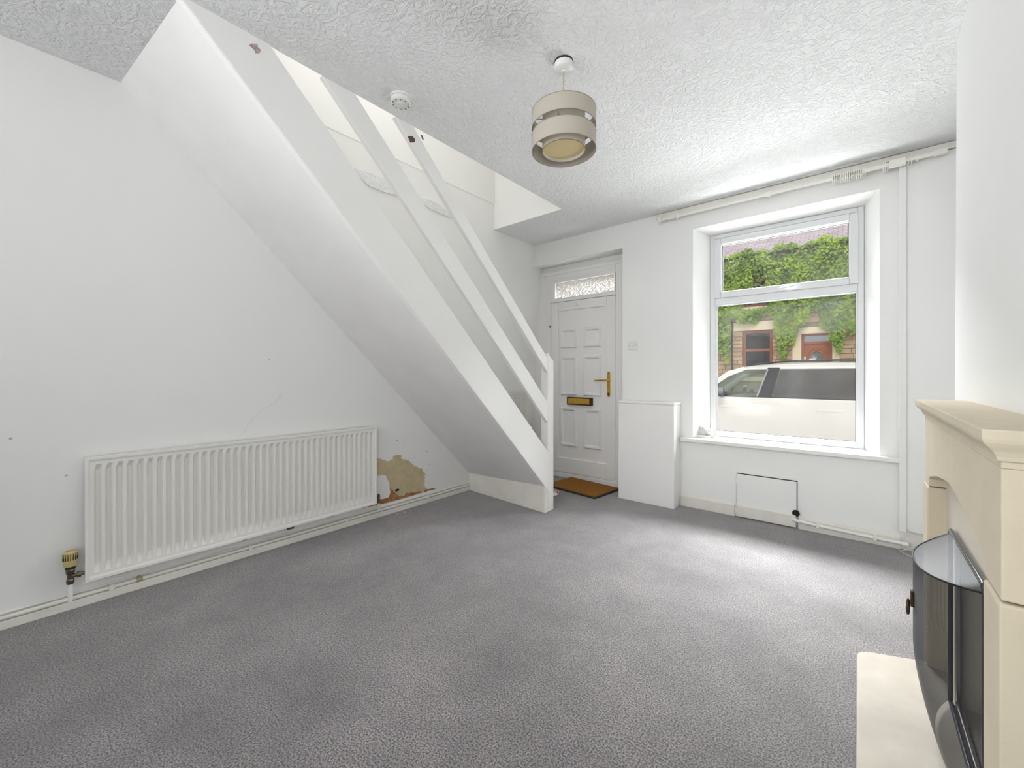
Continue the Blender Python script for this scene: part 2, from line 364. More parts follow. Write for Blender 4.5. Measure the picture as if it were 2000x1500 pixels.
for pts in ([(1.545, 2.632), (1.643, 2.643), (1.758, 2.644), (1.855, 2.637), (1.921, 2.574), (1.909, 2.554), (1.786, 2.545), (1.669, 2.547), (1.59, 2.584)],
            [(2.114, 2.609), (2.235, 2.625), (2.389, 2.608), (2.47, 2.584), (2.522, 2.55), (2.392, 2.549), (2.239, 2.551), (2.158, 2.572)]):
    on_wall(ragged(pts, 2, .004), .008).build('textured_plaster_strip', M['artex'], WL)
# small chips and pock marks in the paint
spots = [(2.0, .60, .006), (2.07, .575, .005), (2.3, .47, .005), (2.32, .46, .006), (2.13, .43, .006), (2.18, .425, .004), (2.4, .33, .004), (2.2, .55, .004), (2.35, .34, .006), (1.9, .435, .005), (.14, .66, .007), (-.03, .86, .006), (1.02, 1.24, .004), (2.45, .26, .004)]
for y, z, r in spots:
    k = 6; on_wall([(y+r*cos(2*pi*i/k)*random.uniform(.6, 1.4), z+r*sin(2*pi*i/k)*random.uniform(.5, 1.2)) for i in range(k)], .0012).build('paint_chip', M['beige'], WL)
# hairline crack above the radiator, a thin pale grey line
cr = MB(); cp = [(.86, .765), (.89, .80), (.92, .86), (.97, .91), (1.06, .965), (1.1, 1.02)]
cr.tube([(wx(z)+.0002, y, z) for y, z in cp], .0012, 4); cr.build('hairline_crack', mat('crack_grey', (226, 225, 223), .9), WL)

# front wall with door recess and window reveal
WX0, WX1, WZ0, WZ1 = -1.088, .112, .60, 2.395          # inner edge of the window opening
FX0, FX1, FZ0, FZ1 = -.995, .035, .605, 2.362          # frame opening
DX1, DZ1 = -1.734, 2.36                                # door recess (from the left wall)
YW = 3.92; YO = 4.16
m = MB()
grid_face(m, YF, 'Y', [-3.0, DX1, WX0, WX1, 1.2], [-.1, WZ0, WZ1, DZ1, 2.7], [(-3.1, DX1, -1, DZ1), (WX0, WX1, WZ0, WZ1)])
i = [(WX0, WZ0), (WX1, WZ0), (WX1, WZ1), (WX0, WZ1)]; f = [(FX0, FZ0), (FX1, FZ0), (FX1, FZ1), (FX0, FZ1)]
for a in range(4):
    b = (a+1) % 4
    m.quad((i[a][0], YF, i[a][1]), (i[b][0], YF, i[b][1]), (f[b][0], YW, f[b][1]), (f[a][0], YW, f[a][1]))
    m.quad((f[a][0], YW, f[a][1]), (f[b][0], YW, f[b][1]), (f[b][0], YO, f[b][1]), (f[a][0], YO, f[a][1]))
m.quad((-3, YF, DZ1), (DX1, YF, DZ1), (DX1, YO, DZ1), (-3, YO, DZ1))
m.quad((DX1, YF, 0), (DX1, YO, 0), (DX1, YO, DZ1), (DX1, YF, DZ1))
m.quad((-3.0, 3.90, DZ1), (DX1, 3.90, DZ1), (DX1, 3.90, 2.262), (-3.0, 3.90, 2.262))
m.quad((-1.80, 3.90, 2.27), (DX1, 3.90, 2.27), (DX1, 3.90, -.05), (-1.80, 3.90, -.05))
WF = m.build('wall_front', M['wall'], fix=False); tag(WF, 'white front wall holding the street door and window', 'wall', kind='structure')
# outer stone skin of the front wall, unseen; darkened to cut bounced light
m = MB(); grid_face(m, YO, 'Y', [-6, -2.82, DX1, FX0, FX1, 5], [-.5, .0, FZ0, 2.262, FZ1, 4.7], [(-2.82, DX1, 0, 2.262), (FX0, FX1, FZ0, FZ1)])
o = m.build('stone_skin', mat('low_bounce_stone', (92, 89, 85), .95, noise=(3, .2)), WF, fix=False); o['label'] = 'unseen stone outer face darkened to cut light bounced onto the car'

# chimney wall: breast + alcoves, right and back walls
FY0, FY1, FZT = 1.525, 1.975, .605                        # firebox opening
m = MB()
def lean(y, z, x=XB): return (x+(.006*(z-1.0) if z > 1 else 0), y, z)
yb0, yb1 = .78, 2.60
for (y0, y1, z0, z1) in [(yb0, FY0, -.05, 2.7), (FY1, yb1, -.05, 2.7), (FY0, FY1, FZT, 2.7)]:
    m.quad(lean(y0, z0), lean(y1, z0), lean(y1, z1), lean(y0, z1))
m.quad(lean(yb1, -.05), lean(yb1, -.05, XR), lean(yb1, 2.7, XR), lean(yb1, 2.7))
m.quad(lean(yb0, -.05), lean(yb0, -.05, XR), lean(yb0, 2.7, XR), lean(yb0, 2.7))
WC = m.build('wall_chimney', M['wall'], fix=False); tag(WC, 'white chimney breast behind the stone fireplace', 'wall', kind='structure')
m = MB()
m.quad((XB, FY0, 0), (.68, FY0, 0), (.68, FY0, FZT), (XB, FY0, FZT)); m.quad((XB, FY1, 0), (.68, FY1, 0), (.68, FY1, FZT), (XB, FY1, FZT))
m.quad((.68, FY0, 0), (.68, FY1, 0), (.68, FY1, FZT), (.68, FY0, FZT)); m.quad((XB, FY0, FZT), (XB, FY1, FZT), (.68, FY1, FZT), (.68, FY0, FZT))
m.build('fire_recess', M['soot'], WC, fix=False)['label'] = 'sooty black fire recess'
m = MB(); m.box(XR, XR+.15, YB-.1, 4.1, -.1, 2.7); tag(m.build('wall_right', M['wall']), 'white alcove side wall beyond the chimney breast', 'wall', kind='structure')
m = MB(); m.box(-3.2, XR+.1, YB-.15, YB, -.1, 2.7); tag(m.build('wall_back', M['wall']), 'white back wall behind the viewpoint', 'wall', kind='structure')

# stairwell above the ceiling
m = MB()
m.box(-3.1, XST, 3.042, 3.15, H+.0005, 4.7)
m.box(XST-.003, XST+.1, .74, 3.15, H+.0005, 4.7); m.box(XST, XST+.1, -.9, .74, H+.16, 4.7)
m.box(-3.1, XST+.1, -1.0, -.9, H+.16, 4.7)
tag(m.build('wall_stairwell', M['wall']), 'pale stairwell walls seen through the ceiling opening', 'wall', kind='structure')
m = MB(); m.box(-3.1, XST+.1, -1.0, 3.15, 4.7, 4.8); tag(m.build('ceiling_landing', M['wall']), 'white ceiling over the landing', 'ceiling', kind='structure')

# baseboards
def skirt(name, x0, x1, y, h, label):
    m = MB(); m.box(x0, x1, y-.016, y, 0, h-.018); m.add([(x0, y-.016, h-.018), (x1, y-.016, h-.018), (x1, y, h), (x0, y, h), (x0, y, h-.018), (x1, y, h-.018)], [(0, 1, 2, 3), (0, 3, 4), (1, 5, 2)])
    return tag(m.build(name, M['cream'], bevel=.002), label, 'skirting', kind='structure')
skirt('baseboard_front', -1.188, -.762, YF, .105, 'short white skirting between pipe boxing and hatch')
skirt('baseboard_front.001', -.338, .215, YF, .09, 'white skirting right of the hatch behind the pipe')
skirt('baseboard_front.002', .235, XR, YF, .10, 'white skirting running into the alcove')
m = MB(); m.box(-2.99, -2.934, YB, 2.85, 0, .041)
m.box(-2.99, -2.9475, YB, 2.85, .066, .074)
tag(m.build('baseboard_left', M['cream'], bevel=.003), 'yellowed white skirting under the long radiator', 'skirting', kind='structure')

# boxed-in upright beside the window, batten over the curtain track
m = MB(); m.box(.205, .24, 3.672, YF, .128, H-.055); m.box(.24, XR, 3.690, YF, .128, H-.055)
tag(m.build('trim_1', M['wall'], bevel=.002), 'white boarded upright right of the window', 'trim', kind='structure')
m = MB(); m.box(-1.40, XR, 3.694, YF, H-.046, H-.004); tag(m.build('trim_2', M['cream'], bevel=.002), 'thin painted batten between ceiling and front wall', 'trim', kind='structure')
on = MB(); on.prism([(.135, 3.692, 2.545), (.15, 3.692, 2.556), (.19, 3.692, 2.562), (.20, 3.692, 2.552), (.17, 3.692, 2.542)], (0, .004, 0))
on.build('broken_plaster', mat('broken_plaster_hole', (96, 82, 66), .9), WF)

# ------------------------------------------------------------------ window_1
W1 = thing('window_1', (-.48, YW, FZ0), 'white plastic window with top-hung vent over the street', 'window', kind='structure')
y0, y1 = YW-.012, YW+.055
def frame_bars(mb, x0, x1, z0, z1, t, ya, yb, tb=None):
    tb = tb or t
    mb.box(x0, x0+t, ya, yb, z0, z1); mb.box(x1-t, x1, ya, yb, z0, z1); mb.box(x0+t, x1-t, ya, yb, z1-t, z1); mb.box(x0+t, x1-t, ya, yb, z0, z0+tb)
m = MB(); frame_bars(m, FX0, FX1, FZ0, FZ1, .036, y0, y1); m.box(FX0+.036, FX1-.036, y0, y1, 1.752, 1.806)
m.build('frame', M['upvc'], W1, bevel=.004)
m = MB(); frame_bars(m, FX0+.034, FX1-.03, 1.806, 2.322, .050, y0-.014, y1-.006, .046)
m.build('vent_sash', M['upvc'], W1, bevel=.006)
m = MB(); frame_bars(m, FX0+.034, FX1-.034, FZ0+.034, 1.754, .012, y0+.008, y1-.01); m.build('glazing_bead', M['upvc'], W1, bevel=.003)
m = MB(); frame_bars(m, FX0+.080, FX1-.076, 1.850, 2.276, .010, y0-.006, y1-.012); m.build('glazing_bead', M['upvc'], W1, bevel=.003)
m = MB(); m.box(FX0+.07, FX1-.07, YW+.024, YW+.028, 1.84, 2.29); m.build('pane', M['glass'], W1)
m = MB(); m.box(FX0+.03, FX1-.03, YW+.024, YW+.028, FZ0+.03, 1.758); m.build('pane', M['glass'], W1)
m = MB(); frame_bars(m, FX0+.089, FX1-.085, 1.857, 2.268, .004, YW+.015, YW+.023); frame_bars(m, FX0+.045, FX1-.045, FZ0+.045, 1.744, .004, YW+.015, YW+.023); m.build('gasket', M['rubber'], W1)
m = MB(); m.box(-.50, -.43, y0-.026, y0-.012, 1.812, 1.834); m.box(-.475, -.452, y0-.046, y0-.024, 1.814, 1.832)
m.hexa([(-.475, y0-.05, 1.818), (-.475, y0-.04, 1.818), (-.452, y0-.04, 1.814), (-.452, y0-.05, 1.814)], [(-.475, y0-.05, 1.828), (-.475, y0-.04, 1.828), (-.452, y0-.04, 1.832), (-.452, y0-.05, 1.832)])
m.hexa([(-.46, y0-.05, 1.818), (-.46, y0-.038, 1.818), (-.36, y0-.038, 1.835), (-.36, y0-.05, 1.835)], [(-.46, y0-.05, 1.832), (-.46, y0-.038, 1.832), (-.36, y0-.038, 1.847), (-.36, y0-.05, 1.847)])
m.build('handle', M['upvc'], W1, bevel=.003)
m = MB(); m.box(-1.183, .208, 3.672, YF-.0, .566, .598); m.add([(WX0, YF, .598), (WX1, YF, .598), (FX1, YW, .602), (FX0, YW, .602), (WX0, YF, .566), (WX1, YF, .566), (FX1, YW, .566), (FX0, YW, .566)], [(0, 1, 2, 3), (4, 7, 6, 5), (0, 3, 7, 4), (1, 5, 6, 2)])
m.build('sill', M['gloss'], W1, bevel=.006)

# ------------------------------------------------------------------ door_1
D1 = thing('door_1', (-2.27, 3.89, 0), 'white six-panel front door with brass letterbox and fanlight', 'door', kind='structure')
m = MB(); ya, yb = 3.872, 3.94
m.box(-2.99, -2.676, ya, yb, 0, 2.265); m.box(-1.878, -1.80, ya, yb, 0, 2.265); m.box(-2.676, -1.878, ya, yb, 2.205, 2.265); m.box(-2.676, -1.878, ya, yb, 1.952, 1.985); m.box(-2.676, -1.878, ya, yb, 0, .052)
m.build('frame', M['doorskin'], D1, bevel=.005)
m = MB(); m.box(-2.99, -2.74, 3.862, 3.90, 0, 2.262); m.box(-1.815, -1.775, 3.862, 3.90, 0, 2.262); m.box(-2.99, -1.775, 3.862, 3.90, 2.262, 2.30); m.build('architrave', M['doorskin'], D1, bevel=.006)
LX0, LX1, LZ0, LZ1 = -2.672, -1.884, .056, 1.948
m = MB(); m.box(LX0+.09, LX1-.09, 3.888, 3.915, LZ0+.12, LZ1-.09)
frame_bars(m, LX0, LX1, LZ0, LZ1, .098, 3.872, 3.93, .165)
leaf = m.build('door_leaf', M['doorskin'], D1, bevel=.006)
for (xa, xb) in ((-2.552, -2.336), (-2.258, -2.042)):
    for (za, zb) in ((1.432, 1.65), (.912, 1.348), (.352, .782)):
        m = MB()
        fr = [((xa, za), 3.888), ((xa+.012, za+.012), 3.872), ((xa+.028, za+.028), 3.874), ((xa+.040, za+.040), 3.890)]
        rings = []
        for k, ((x, z), y) in enumerate(fr):
            d = x-xa; rings.append([(xa+d, y, za+d), (xb-d, y, za+d), (xb-d, y, zb-d), (xa+d, y, zb-d)])
        m.loft(rings, cap=False); d = .040; m.quad(*rings[-1]); m.build('panel', M['doorskin'], leaf)
m = MB(); m.box(-2.455, -2.143, 3.862, 3.889, .812, .896); lb = m.build('letterbox', M['darkbrass'], D1, bevel=.004); lb['label'] = 'brass letterbox in dark surround'
m = MB(); m.box(-2.436, -2.170, 3.853, 3.866, .824, .884); m.build('flap', M['brass'], lb, bevel=.003)
m = MB(); m.prism([(-1.968, 3.872, .925), (-1.960, 3.872, .913), (-1.944, 3.872, .913), (-1.936, 3.872, .925), (-1.936, 3.872, 1.160), (-1.944, 3.872, 1.171), (-1.960, 3.872, 1.171), (-1.968, 3.872, 1.160)], (0, -.011, 0))
hp = m.build('handle_plate', M['brass'], D1, bevel=.002); hp['label'] = 'brass lever handle on long backplate'
m = MB(); m.lathe([(0, 0), (.013, 0), (.013, -.03), (.011, -.045), (0, -.045)], (-1.952, 3.862, 1.083), 14, 'Y'); m.tube([(-1.948, 3.824, 1.083), (-1.99, 3.822, 1.084), (-2.04, 3.823, 1.082), (-2.09, 3.826, 1.080)], [.010, .009, .008, .0085], 10)
m.build('lever', M['brass'], hp, smooth=True)
m = MB(); m.lathe([(0, -.006), (.010, -.006), (.011, 0)], (-1.952, 3.861, .945), 14, 'Y'); m.box(-1.955, -1.949, 3.853, 3.862, .925, .94); m.build('keyhole', M['darkbrass'], hp)
m = MB(); m.lathe([(0, -.004), (.004, -.004), (.004, 0)], (-1.952, 3.861, 1.158), 10, 'Y'); m.build('screw', M['darkbrass'], hp)
m = MB(); m.lathe([(0, -.012), (.016, -.010), (.022, 0), (.022, .004)], (-2.32, 3.872, 1.905), 18, 'Y'); m.lathe([(0, -.02), (.007, -.018), (.007, -.01)], (-2.32, 3.872, 1.888), 10, 'Y'); m.build('hook', M['plastic'], D1, smooth=True)
for z in (.35, 1.74):
    m = MB(); m.tube([(-2.679, 3.866, z-.045), (-2.679, 3.866, z+.045)], .009, 10); m.tube([(-2.679, 3.866, z-.052), (-2.679, 3.866, z-.045)], .0095, 10)
    m.build('hinge', M['doorskin'], D1)
m = MB(); m.tube([(-2.679, 3.866, 1.676), (-2.679, 3.866, 1.694)], .0098, 10); m.build('hinge_pin', M['darkbrass'], D1)
m = MB(); m.box(-2.676, -1.878, 3.908, 3.914, 1.98, 2.21); fl = m.build('fanlight_pane', M['obscure'], D1); fl['label'] = 'patterned obscure glass fanlight'
m = MB(); frame_bars(m, -2.634, -1.885, 1.983, 2.186, .014, 3.876, 3.91); m.box(-2.676, -2.634, 3.874, 3.925, 1.983, 2.206); m.box(-2.634, -1.878, 3.874, 3.925, 2.184, 2.206); m.build('glazing_bead', M['doorskin'], D1, bevel=.003)

# ------------------------------------------------------------------ staircase
ST = thing('staircase', (-2.4, 2.8, 0), 'white open-sided staircase with boarded soffit, two sloping rails and square newel', 'staircase')
SL = .99
def low(y): return .232+(2.766-y)*SL
def top(y): return .517+(2.802-y)*.987
xa, xb = -2.006, -1.972
# side board, cut off at the floor and at the ceiling
yc = 2.822
m = MB(); ytop = .345; yu = .715
pts = [(xb, yc, low(yc)), (xb, yc, top(yc)), (xb, yu, top(yu)), (xb, yu-.25, top(yu-.25)), (xb, ytop-.2, low(ytop-.2))]
pts = [(xb, yc, low(yc)), (xb, yc, top(yc)), (xb, .69, top(.69)), (xb, .383, low(.383))]
m.prism(pts, (xa-xb, 0, 0)); m.build('stringer', M['gloss'], ST, bevel=.004)
m = MB(); m.prism([(xa, .69, top(.69)), (xa, .383, low(.383)), (xa, -.35, low(-.35)), (xa, -.1, top(-.1))], (-.03, 0, 0)); m.build('upper_stringer', M['gloss'], ST)
# thin bead along the lower edge
m = MB(); m.hexa([(xb-.002, yc, low(yc)-.002), (xb-.002, .37, low(.37)-.002), (xa-.004, .37, low(.37)-.002), (xa-.004, yc, low(yc)-.002)], [(xb-.002, yc, low(yc)+.016), (xb-.002, .37, low(.37)+.016), (xa-.004, .37, low(.37)+.016), (xa-.004, yc, low(yc)+.016)])
m.build('edge_bead', M['gloss'], ST)
# soffit boarding
def swl(y): return .192+(2.823-y)*.9567               # line where it meets the party wall
m = MB(); n = 12; top_r = []; 
for k in range(n+1):
    t = k/n; yr = 2.80+(.375-2.80)*t; yl = 2.835+(.300-2.835)*t
    zr = low(yr)+.004; zl = swl(yl)
    m.v += [(xa+.002, yr, zr), (wx(zl)-.01, yl, zl), (xa+.002, yr+.003, zr+.004), (wx(zl)-.01, yl+.003, zl+.004)]
for k in range(n):
    a = 4*k; b = 4*k+4
    m.f += [(a, b, b+1, a+1), (a+2, a+3, b+3, b+2)]
m.build('soffit_panel', M['soffit'], ST)
# plinth board closing the foot
m = MB(); m.prism([(-2.05, 2.783, 0), (-2.05, 2.783, .238), (-2.948, 2.853, .186), (-2.958, 2.853, 0)], (0, .018, 0)); m.prism([(-2.05, 2.783, 0), (-2.05, 2.783, .238), (-1.99, 2.779, .236), (-1.99, 2.779, 0)], (0, .018, 0))
m.build('plinth', M['cream'], ST, bevel=.002)
# newel post with slanted top
m = MB(); X0, X1, Y0, Y1 = -2.052, -1.977, 2.824, 2.905
m.hexa([(X0, Y0, 0), (X1, Y0, 0), (X1, Y1, 0), (X0, Y1, 0)], [(X0, Y0, 1.322), (X1, Y0, 1.322), (X1, Y1, 1.258), (X0, Y1, 1.258)])
m.build('newel_post', M['gloss'], ST, bevel=.004)
m = MB(); m.box(-1.995, -1.977, 2.775, 2.8235, 0, .245); m.build('post_foot', M['cream'], ST, bevel=.002)
# rails
def rail(name, y0l, zl, slope, vh, thick, yend):
    """board with vertical cut at the newel and level cut at the ceiling"""
    def zlo(y): return zl+(y0l-y)*slope
    def ycut(z, off): return y0l-(z-off-zl)/slope
    zc = H+.0
    p = [(XST, yend, zlo(yend)), (XST, yend, zlo(yend)+vh), (XST, ycut(zc, vh), zc), (XST, ycut(zc, 0), zc)]
    mm = MB(); mm.prism(p, (-thick, 0, 0)); return mm.build(name, M['gloss'], ST, bevel=.004)
r1 = rail('lower_rail', 2.737, .826, .978, .170, .030, 2.824)
r2 = rail('handrail', 2.759, 1.222, .968, .118, .034, 2.824)
pr = [(0.62, 2.541), (0.63, 2.552), (0.652, 2.566), (0.654, 2.551), (0.666, 2.542), (0.659, 2.526), (0.644, 2.52), (0.637, 2.532), (0.622, 2.537)]
m = MB(); m.prism([(xb-.001, y, z) for y, z in ragged(pr, 2, .003)], (.0018, 0, 0)); m.build('paint_chip', M['bark'], ST)['label'] = 'flaked paint patch on the side board'
m = MB(); m.prism([(XST-.001, y, z) for y, z in [(1.427, 2.514), (1.46, 2.529), (1.48, 2.518), (1.475, 2.499), (1.446, 2.485)]], (.0018, 0, 0)); m.build('paint_chip', M['brownwood'], ST)
m = MB(); m.prism([(XST-.001, y, z) for y, z in [(1.52, 2.562), (1.53, 2.565), (1.542, 2.545), (1.533, 2.538)]], (.0018, 0, 0)); m.build('paint_chip', M['brownwood'], ST)
# treads and risers, carpeted
k = 0; y = 2.97; z = .25
while z < 3.3 and y > -.35:
    yn = y-.192
    inn = xa-.003 if k else -2.054
    zi = z+.0
    xl = wx(z)+.006
    if k == 0: inn = -2.056
    m = MB(); m.box(xl, inn, yn+.03, y, z-.012, z); m.build('tread', M['gloss'], ST)
    m = MB(); m.box(xl, inn, y-.030, y-.018, z-.172 if k else 0, z-.012); m.build('riser', M['gloss'], ST)
    y = yn; z += .192*SL; k += 1

# ------------------------------------------------------------------ radiators
def radiator_mesh(y0, y1, z0, z1, x0, x1, pitch, name, parent):
    """corrugated front sheet: fluted field inside a flat rim"""
    n = max(1, round((y1-y0-.05)/pitch)); p = (y1-y0-.05)/n; st = y0+.025
    ycols = [(y0, 0), (y0+.012, 0), (y0+.016, 1)]
    for k in range(n):
        a = st+k*p
        ycols += [(a+p*.14, 1), (a+p*.36, 2), (a+p*.64, 2), (a+p*.86, 1)]
    ycols += [(y1-.016, 1), (y1-.012, 0), (y1, 0)]
    zr = [(z0, 'e'), (z0+.012, 'e'), (z0+.022, 'f'), (z0+.035, 'f'), (z0+.075, 'g'), (z1-.062, 'g'), (z1-.035, 'f'), (z1-.022, 'f'), (z1-.012, 'e'), (z1, 'e')]
    m = MB(); nv = len(ycols)
    for z, t in zr:
        for yy, c in ycols:
            x = x1
            if c == 1: x = x1-.004 if t != 'e' else x1
            if c == 2: x = x1-.021 if t == 'g' else (x1-.004 if t == 'f' else x1)
            if t == 'e': x = x1
            m.v.append((x, yy, z))
    for r in range(len(zr)-1):
        for c in range(nv-1): m.f.append((r*nv+c, r*nv+c+1, (r+1)*nv+c+1, (r+1)*nv+c))
    m.build('front_panel', M['rad'], parent, fix=False)
    m = MB(); m.quad((x0, y0, z0), (x0, y1, z0), (x0, y1, z1), (x0, y0, z1))
    for a, b in (((y0, z0), (y1, z0)), ((y1, z0), (y1, z1)), ((y1, z1), (y0, z1)), ((y0, z1), (y0, z0))):
        m.quad((x1, a[0], a[1]), (x1, b[0], b[1]), (x0, b[0], b[1]), (x0, a[0], a[1]))
    m.build('casing', M['rad'], parent)
RD = thing('radiator', (-2.885, .98, .14), 'long white ribbed panel radiator on the party wall beside the damp patch', 'radiator')
radiator_mesh(.200, 1.780, .138, .741, -2.898, -2.864, .0395, 'front_panel', RD)
for yy in (.62, 1.17, 1.6):
    m = MB(); m.box(-2.953, -2.898, yy-.018, yy+.018, .16, .70); m.build('wall_bracket', M['rad'], RD)
m = MB(); m.prism([(-2.94, 1.135, .136), (-2.94, 1.205, .136), (-2.94, 1.19, .100), (-2.94, 1.152, .100)], (.006, 0, 0)); m.build('bracket_foot', M['dullchrome'], RD)
# thermostatic valve on its left, lockshield on its right: parts plumbed to the radiator
vx, vy = -2.885, .152
m = MB(); m.lathe([(0, .232), (.022, .232), (.0245, .240), (.0245, .275), (.026, .282), (.0255, .297), (.022, .301), (.016, .303), (.015, .297), (0, .297)], (vx, vy, 0), 24)
vk = m.build('valve_knob', M['knob'], RD, smooth=True); vk['label'] = 'cream grooved thermostatic valve knob'
for k in range(18):
    a = 2*pi*k/18; m = MB(); r = .0262
    c, s_ = cos(a), sin(a)
    m.hexa([(vx+r*c-.0014*s_-.002*c, vy+r*s_+.0014*c-.002*s_, .262), (vx+r*c+.0014*s_-.002*c, vy+r*s_-.0014*c-.002*s_, .262), (vx+r*c+.0014*s_, vy+r*s_-.0014*c, .262), (vx+r*c-.0014*s_, vy+r*s_+.0014*c, .262)],
           [(vx+r*c-.0014*s_-.002*c, vy+r*s_+.0014*c-.002*s_, .292), (vx+r*c+.0014*s_-.002*c, vy+r*s_-.0014*c-.002*s_, .292), (vx+r*c+.0014*s_, vy+r*s_-.0014*c, .292), (vx+r*c-.0014*s_, vy+r*s_+.0014*c, .292)])
    m.build('groove', M['darkbrass'], vk)
m = MB(); m.lathe([(0, .218), (.018, .218), (.018, .234), (0, .234)], (vx, vy, 0), 18); m.build('valve_collar', M['rubber'], RD)
m = MB(); m.lathe([(0, .145), (.012, .145), (.014, .150), (.014, .165), (.0115, .170), (.0115, .19), (.015, .196), (.016, .212), (.012, .219), (0, .219)], (vx, vy, 0), 8)
m.tube([(vx, vy, .182), (vx, vy+.026, .182)], .009, 8); m.tube([(vx, vy+.022, .182), (vx, vy+.036, .182)], .014, 6); m.tube([(vx, vy+.036, .182), (vx, vy+.052, .182)], .008, 8)
m.build('valve_body', M['dullchrome'], RD)
m = MB(); m.tube([(vx, vy, .148), (vx, vy, .062)], .0085, 10); m.build('tail_pipe', M['gloss'], RD)
lx, ly = -2.90, 1.815
m = MB(); m.tube([(lx, ly, .135), (lx, ly, .062)], .009, 10); m.build('tail_pipe', M['cream'], RD)
m = MB(); m.lathe([(0, .130), (.013, .130), (.013, .142), (.010, .146), (.010, .165), (.013, .168), (.013, .190), (.010, .200), (0, .200)], (lx, ly, 0), 10); m.tube([(lx, ly, .158), (lx, ly-.04, .158)], .008, 8); m.build('lockshield_valve', M['dullchrome'], RD)
# the two heating pipes along the skirting
HP = thing('heating_pipe', (-2.92, 1.0, .055), 'painted heating pipe clipped along the left skirting', 'pipe')
px = -2.940
m = MB(); m.tube([(px, YB+.02, .053), (px, 2.84, .053)], .0105, 10); m.build('pipe_run', M['cream'], HP, smooth=True)
for yy in (.30, .93, 1.57, 2.34):
    m = MB(); m.box(px-.014, px+.013, yy-.010, yy+.010, .040, .068); m.build('pipe_clip', M['ivoryplastic'], HP, bevel=.003)
m = MB(); m.tube([(px, .395, .053), (px, .42, .053)], .0135, 8); m.tube([(px, .405, .053), (px, .405, .072)], .008, 8); m.build('tee_joint', mat('greened_solder', (170, 166, 128), .6), HP)

RH = thing('hall_radiator', (-2.85, 3.6, .3), 'small white ribbed radiator on the wall behind the newel', 'radiator')
radiator_mesh(3.30, 3.665, .312, .935, -2.872, -2.84, .036, 'front_panel', RH)
for yy in (3.36, 3.6):
    m = MB(); m.box(-2.925, -2.872, yy-.015, yy+.015, .36, .88); m.build('wall_bracket', M['rad'], RH)

# ------------------------------------------------------------------ pendant lamp
LX, LY = -1.041, 1.612
LP = thing('pendant_lamp', (LX, LY, H), 'taupe two-band drum pendant lamp hanging from the ceiling', 'lamp')
m = MB(); m.lathe([(0, -.048), (.010, -.048), (.012, -.044), (.036, -.040), (.042, -.034), (.0425, -.008)], (LX, LY, H), 32); m.build('ceiling_rose', M['plastic'], LP, smooth=True)
m = MB(); m.lathe([(.041, -.008), (.044, -.006), (.044, .004), (.0, .004)], (LX, LY, H), 32); m.build('rose_gasket', M['rubber'], LP)
m = MB(); m.tube([(LX, LY, H-.046), (LX, LY, 2.36)], .0032, 8); m.build('flex', mat('beige_flex', (190, 172, 146), .6), LP)
m = MB(); m.lathe([(0, 2.362), (.008, 2.36), (.016, 2.345), (.018, 2.30), (.020, 2.29), (.020, 2.275), (0, 2.275)], (LX, LY, 0), 20); m.build('lamp_holder', M['plastic'], LP, smooth=True)
RO, RI = .1465, .098
def band(z0, z1, r, name, mt, t=.0018, par=LP):
    mm = MB(); mm.lathe([(r, z0), (r, z1), (r-t, z1), (r-t, z0)], (LX, LY, 0), 64, close=True); return mm.build(name, mt, par, smooth=True)
def hoop(z, r, par):
    mm = MB(); sg = 64; mm.lathe([(r+.0016*cos(a*pi/3), z+.0016*sin(a*pi/3)) for a in range(6)], (LX, LY, 0), sg, close=True); return mm.build('hoop', M['darkfab'], par, smooth=True)
M['darkfab'] = mat('taupe_edging', (150, 142, 130), .85)
ub = band(2.283, 2.357, RO, 'upper_band', M['fabric']); hoop(2.283, RO, ub); hoop(2.357, RO, ub)
lb_ = band(2.178, 2.255, RO, 'lower_band', M['fabric']); hoop(2.178, RO, lb_); hoop(2.255, RO, lb_)
isd = band(2.179, 2.340, RI, 'inner_shade', M['fabricin']); hoop(2.179, RI, isd)
m = MB(); m.lathe([(0, 2.198), (RI-.002, 2.196), (RI-.002, 2.193), (0, 2.195)], (LX, LY, 0), 48); m.build('diffuser', M['yellow'], LP, smooth=True)
for k in range(4):
    a = R(22)+k*pi/2
    for z in (2.283, 2.255, 2.20, 2.35):
        pass
    m = MB(); m.tube([(LX+(RO-.003)*cos(a), LY+(RO-.003)*sin(a), 2.18), (LX+(RO-.003)*cos(a), LY+(RO-.003)*sin(a), 2.356)], .0014, 6)
    for z in (2.255, 2.283): m.tube([(LX+RI*cos(a), LY+RI*sin(a), z), (LX+RO*cos(a), LY+RO*sin(a), z)], .0016, 6)
    m.tube([(LX+.018*cos(a), LY+.018*sin(a), 2.335), (LX+RO*cos(a), LY+RO*sin(a), 2.352)], .0016, 6)
    m.build('strut', M['darkfab'], LP)

# smoke alarm
SA = thing('smoke_alarm', (-1.823, 1.272, H), 'round white smoke alarm on the ceiling above the handrail', 'smoke alarm')
c = (-1.823, 1.272, H)
m = MB(); m.lathe([(.053, .003), (.053, -.010), (0, -.010)], c, 32); m.build('base_plate', M['ivoryplastic'], SA, smooth=True)
m = MB(); m.lathe([(.046, -.010), (.051, -.013), (.051, -.030), (.046, -.036), (.034, -.038), (.032, -.036), (.024, -.036), (.022, -.040), (0, -.041)], c, 36); m.build('cover', M['plastic'], SA, smooth=True)
for k in range(10):
    a = 2*pi*k/10; m = MB(); m.box(-.004, .004, -.0015, .0015, -.0395, -.034)
    mm = MB(); mm.add([(c[0]+.040*cos(a)+x*cos(a)-y_*sin(a), c[1]+.040*sin(a)+x*sin(a)+y_*cos(a), c[2]+z) for x, y_, z in m.v], m.f); mm.build('vent_slot', M['dullchrome'], SA)
